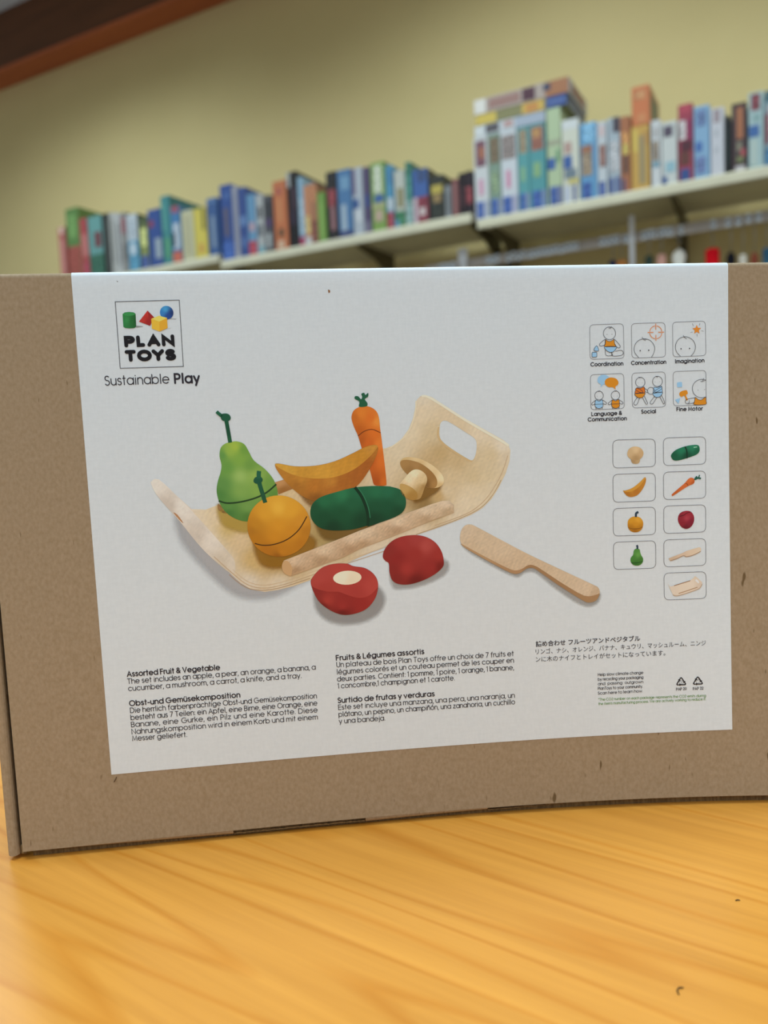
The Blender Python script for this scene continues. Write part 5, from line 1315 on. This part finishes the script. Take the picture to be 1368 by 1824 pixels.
def game_box(u0, u1, z0, h, dep, base, side, bands, label, front=0.02, name='game_box', group='boxed games along the wall shelves'):
    w = u1 - u0
    bm = bmesh.new()
    box(bm, 0.0, w, 0.0, dep, 0.0, h)
    bmesh.ops.bevel(bm, geom=bm.edges[:], offset=0.0012, segments=1, affect='EDGES')
    bmesh.ops.recalc_face_normals(bm, faces=bm.faces[:])
    me = bpy.data.meshes.new(name)
    bm.to_mesh(me); bm.free()
    me.materials.append(game_mat(base)); me.materials.append(game_mat(side))
    for p in me.polygons:
        if abs(p.normal.x) > 0.7:
            p.material_index = 1
    o = link(name, me)
    o.location = W(u0, front, z0)
    o.rotation_euler = (0, 0, WROT)
    tag(o, label, 'game box', group)
    for i, (f0, f1, a0, a1, c) in enumerate(bands):
        y = -0.0004 - 0.0002 * i
        za, zb_ = h * (1 - f1) + 0.0012, h * (1 - f0) - 0.0012
        xa, xb = w * a0 + 0.0012, w * a1 - 0.0012
        vs_ = [(xa, y, za), (xb, y, za), (xb, y, zb_), (xa, y, zb_), (xa, 0.001, za), (xb, 0.001, za), (xb, 0.001, zb_), (xa, 0.001, zb_)]
        fs_ = [(0, 1, 2, 3), (0, 4, 5, 1), (1, 5, 6, 2), (2, 6, 7, 3), (3, 7, 4, 0)]
        mesh('spine_print_or_glare', vs_, fs_, game_mat(c, 1.0 if (f1 - f0) > 0.2 and (a1 - a0) > 0.5 else 0.0), o)
    # printed panel on the exposed right hand cover
    xs = w + 0.0005
    sc_ = random.choice(['8a9aa8', 'b08a60', '5a6a50', '9a5a50', '6a7a9a'])
    vs_ = [(xs, dep * 0.15, h * 0.2), (xs, dep * 0.85, h * 0.2), (xs, dep * 0.85, h * 0.85), (xs, dep * 0.15, h * 0.85), (w - 0.001, dep * 0.15, h * 0.2), (w - 0.001, dep * 0.85, h * 0.2), (w - 0.001, dep * 0.85, h * 0.85), (w - 0.001, dep * 0.15, h * 0.85)]
    mesh('cover_print', vs_, [(0, 1, 2, 3), (0, 4, 5, 1), (1, 5, 6, 2), (2, 6, 7, 3), (3, 7, 4, 0)], game_mat(sc_, 1.0), o)
    return o
for g in GAMES:
    (u0, u1, z0, h, dep, base, side, bands, label) = g
    if 'puzzle box' in label and u0 < -0.806:
        h = 0.293
    if label.startswith('pale green puzzle'):
        h = 0.332
    if label.startswith('golden yellow game'):
        h = 0.209
    game_box(u0, u1, z0, h, dep, base, side, bands, label)
ZP = SZ['R'] + 0.293
game_box(-1.070, -0.806, ZP + 0.0003, 0.0385, 0.26, 'c8d0d2', '9aa0a8', [(0, 1, .0, .14, 'd8dcd8'), (.05, .85, .16, .36, '5a5458'), (.1, .7, .42, .56, 'c89890'), (.0, 1, .58, 1, 'a8b4c4')], 'white and grey blue game box lying flat, lowest of the three on the puzzle boxes', name='game_box', group='game boxes lying flat on the puzzle boxes')
game_box(-1.064, -0.730, ZP + 0.0395, 0.038, 0.26, '8f8a50', '3a5a80', [(.0, 1, .0, .24, 'e0c018'), (.0, 1, .52, .76, 'e0b41c'), (.15, .85, .56, .70, 'd88a18'), (.0, 1, .78, 1.0, '24509c'), (.4, .55, .80, .98, '8aa0c8')], 'olive, yellow and blue game box lying flat in the middle of the stack', group='game boxes lying flat on the puzzle boxes')
game_box(-1.068, -0.722, ZP + 0.0785, 0.052, 0.25, 'b8a494', 'b4bcc8', [(.0, 1, .0, .13, 'e8e2d4'), (.15, .8, .16, .50, 'a87a6c'), (.05, .9, .52, .66, '5a2c3c'), (.0, 1, .76, 1.0, 'b47038'), (.1, .6, .74, .82, '3a4460')], 'beige and red game box lying flat on top of the stack', group='game boxes lying flat on the puzzle boxes')  # pale band at the left end is painted glare, the other bands are print
game_box(-0.516, -0.459, SZ['R'] + 0.2093, 0.124, 0.19, 'e0741c', 'c8702c', [(.1, .35, .15, .8, 'd08a40'), (.7, .95, .3, .8, 'e08a3c')], 'bright orange game box standing on the golden yellow one', group='boxed games along the wall shelves')

# ------------------------------------------------------------------ hook rail and hanging toys under the right shelf
rail_m = noise_mat('rail_metal', hx('c0b8ae'), hx('b4aca2'), 30, 0.5, 0.4)
RZ0, RZ1 = 1.590, 1.625
rail = tag(empty('hook_rail', W(-1.35, 0.15, RZ0), WROT), 'grey metal hook rail running below the right shelf', 'rail')
boxobj('rail_bar', (0.0, 1.75, 0.0, 0.012, 0.0, RZ1 - RZ0), rail_m, rail, 0.002)
for u in (-1.075, -0.405, 0.3):
    boxobj('rail_bracket', (u + 1.35 - 0.006, u + 1.35 + 0.006, 0.012, WALL - 0.15 - 0.028 if u < 0.2 else WALL - 0.15, 0.006, 0.024), brk_m, rail)
HANG=[
(-0.606,1.532,0.035,0.050,'1f2a4a','8a8a8a','small navy blue hanging pouch whose top just clears the box'),
(-0.576,1.526,0.040,0.060,'b5763f','d8c8b0','small tan hanging toy just above the box edge'),
(-0.484,1.533,0.034,0.100,'39483f','6a7a6a','dark green hanging toy beside the white peg strip'),
(-0.443,1.527,0.034,0.120,'cf9f8f','e0c8b8','salmon pink hanging toy left of the white plush'),
(-0.387,1.537,0.050,0.140,'e2dcd0','b8a898','white plush toy hanging under the rail'),
(-0.282,1.522,0.050,0.140,'c4101c','c4101c','bright red fabric hanging toy'),
(-0.226,1.505,0.032,0.130,'17181f','3a3d48','black hanging toy right of the red one'),
(-0.190,1.488,0.026,0.120,'cfc8b8','e8e0d0','cream hanging toy between the black and brown ones'),
(-0.156,1.492,0.026,0.120,'7d3f2f','a06a55','reddish brown hanging toy'),
(-0.119,1.499,0.030,0.140,'33566a','1a2a38','slate blue hanging toy at the right end'),]
TAGS=[-1.282,-1.263,-1.244,-1.225,-1.081,-1.063,-1.045,-1.000,-0.980,-0.960,-0.941,-0.917,-0.900,-0.883,-0.866,-0.849,-0.832,-0.815,-0.796,-0.778,-0.761,-0.743,-0.651,-0.633,-0.615,-0.598,-0.586,-0.569,-0.552,-0.506,-0.489,-0.473,-0.450,-0.434,-0.417,-0.401,-0.385,-0.282,-0.236,-0.220,-0.205,-0.190,-0.175,-0.160,-0.145,-0.130]
tag_m = mat('price_tag_plastic', hx('e6f0f6'), 0.35, 0.5)
ink_tag = mat('price_tag_ink', hx('4a5a6a'), 0.5)
bm = bmesh.new(); box(bm, -0.0075, 0.0075, -0.004, 0.0, -0.015, 0.015)
bmesh.ops.bevel(bm, geom=bm.edges[:], offset=0.001, segments=1, affect='EDGES')
tag_me = bpy.data.meshes.new('price_tag'); bm.to_mesh(tag_me); bm.free(); tag_me.materials.append(tag_m)
stripe_me = bpy.data.meshes.new('tag_stripe')
stripe_me.from_pydata([(-0.005, -0.0046, -0.003), (0.005, -0.0046, -0.003), (0.005, -0.0046, 0.0035), (-0.005, -0.0046, 0.0035), (-0.005, -0.0035, -0.003), (0.005, -0.0035, -0.003), (0.005, -0.0035, 0.0035), (-0.005, -0.0035, 0.0035)], [], [(0, 1, 2, 3), (0, 4, 5, 1), (1, 5, 6, 2), (2, 6, 7, 3), (3, 7, 4, 0)])
stripe_me.materials.append(ink_tag)
last = -9
for u in TAGS:
    if u - last < 0.016:
        continue
    last = u
    t_ = bpy.data.objects.new('price_tag', tag_me); COL.objects.link(t_)
    t_.location = W(u, 0.1498, 0.5 * (RZ0 + RZ1) + random.uniform(-0.003, 0.003)); t_.rotation_euler = (0, 0, WROT)
    tag(t_, 'small pale plastic price tag clipped to the grey hook rail', 'price tag', 'price tags on the hook rail')
    c_ = bpy.data.objects.new('tag_stripe', stripe_me); COL.objects.link(c_); c_.parent = t_
white_m = mat('white_plastic', hx('eef2f4'), 0.4, 0.4)
wire_m = mat('hook_wire', hx('9a9a98'), 0.35, 0.5, 0.6)
def strip(u, z0, z1, w, label, top):
    o = tag(empty('hang_strip', W(u, 0.138, z0), WROT), label, 'display strip')
    boxobj('strip', (-w / 2, w / 2, 0.0, 0.004, 0.0, z1 - z0), white_m, o, 0.001)
    if top:
        boxobj('card_holder', (-w * 0.75, w * 0.75, -0.003, 0.0, (z1 - z0) - 0.055, (z1 - z0)), white_m, o, 0.001)
    bm = bmesh.new()
    zz = RZ1 + 0.004 - z0
    tube(bm, [(0, 0.004, zz - 0.01), (0, 0.008, zz), (0, 0.02, zz), (0, 0.026, zz - 0.006)], 0.0018, 6)
    bmobj('clip', bm, white_m, o, smooth=True)
strip(-1.180, 1.40, 1.665, 0.026, 'white display strip with a card holder at the left end of the rail', True)
strip(-0.545, 1.38, 1.680, 0.018, 'thin white display strip rising above the rail', False)
def soft_toy(u, z, w, h, c1, c2, label, kind):
    o = tag(empty('hanging_toy', W(u, 0.11, z - h), WROT), label, 'toy', 'toys hanging under the rail')
    m = noise_mat('plush_' + c1, hexc(c1, 1.0), tuple(min(0.9, x * 1.25) for x in hexc(c1, 1.0)), 60, 0.9, 0.1)
    # head-and-body pouch: lathe with two lobes, flattened front to back
    prof = [(0.0, 0.02), (0.05, 0.5), (0.18, 0.85), (0.36, 1.0), (0.52, 0.86), (0.60, 0.66), (0.68, 0.76), (0.80, 0.92), (0.92, 0.66), (1.0, 0.05)] if kind % 2 == 0 else \
           [(0.0, 0.05), (0.03, 0.8), (0.12, 0.98), (0.45, 0.9), (0.75, 0.86), (0.90, 0.9), (0.97, 0.85), (1.0, 0.35)]
    bm = bmesh.new()
    rings = []
    for t, r in prof:
        rings.append([bm.verts.new((math.cos(2 * math.pi * k / 14) * r * w / 2, math.sin(2 * math.pi * k / 14) * r * w * 0.3, t * h)) for k in range(14)])
    for A, B in zip(rings, rings[1:]):
        for k in range(14):
            bm.faces.new((A[k], A[(k + 1) % 14], B[(k + 1) % 14], B[k]))
    bm.faces.new(rings[0][::-1]); bm.faces.new(rings[-1])
    bmobj('body', bm, m, o, smooth=True)
    m2 = noise_mat('plush_' + c2, hexc(c2, 1.0), tuple(min(0.9, x * 1.2) for x in hexc(c2, 1.0)), 60, 0.9, 0.1)
    for s in (-1, 1):
        bm = bmesh.new()
        tube(bm, [(s * w * 0.3, 0, h * 0.5), (s * w * 0.45, -0.004, h * 0.35), (s * w * 0.5, -0.006, h * 0.2)], [w * 0.10, w * 0.11, w * 0.07], 8)
        bmobj('arm', bm, m2, o, smooth=True)
    bm = bmesh.new()
    top = RZ0 + 0.004 - (z - h)
    tube(bm, [(0, 0, h - 0.004), (0.002, 0, (h + top) / 2), (0, 0.0, top - 0.006), (0, 0.03, top), (0, 0.041, top)], 0.0014, 6)
    bmobj('hook_wire', bm, wire_m, o, smooth=True)
for i, (u, z, w, h, c1, c2, label) in enumerate(HANG):
    soft_toy(u, z, w, h, c1, c2, label, i)

# ------------------------------------------------------------------ crumbs on the table
hair_m = mat('dark_hair', hx('3a2a18'), 0.7)
def hair(x, y, pts, label, r=0.00022):
    bm = bmesh.new()
    tube(bm, [(a, b, r + 0.00005 + c) for a, b, c in pts], r, 6)
    o = bmobj('hair', bm, hair_m)
    o.location = (x, y, TABLE_Z)
    tag(o, label, 'hair')
hair(0.0896, 0.2414, [(-0.0012, -0.0014, 0), (-0.0011, 0.0004, 0.0001), (0.0, 0.0016, 0.0002), (0.0014, 0.0016, 0)], 'short curled dark hair lying on the table near the front')
hair(0.1299, 0.2893, [(-0.0008, 0, 0), (0.0, 0.0003, 0.0001), (0.0008, 0, 0)], 'tiny dark speck of hair on the table at the right')
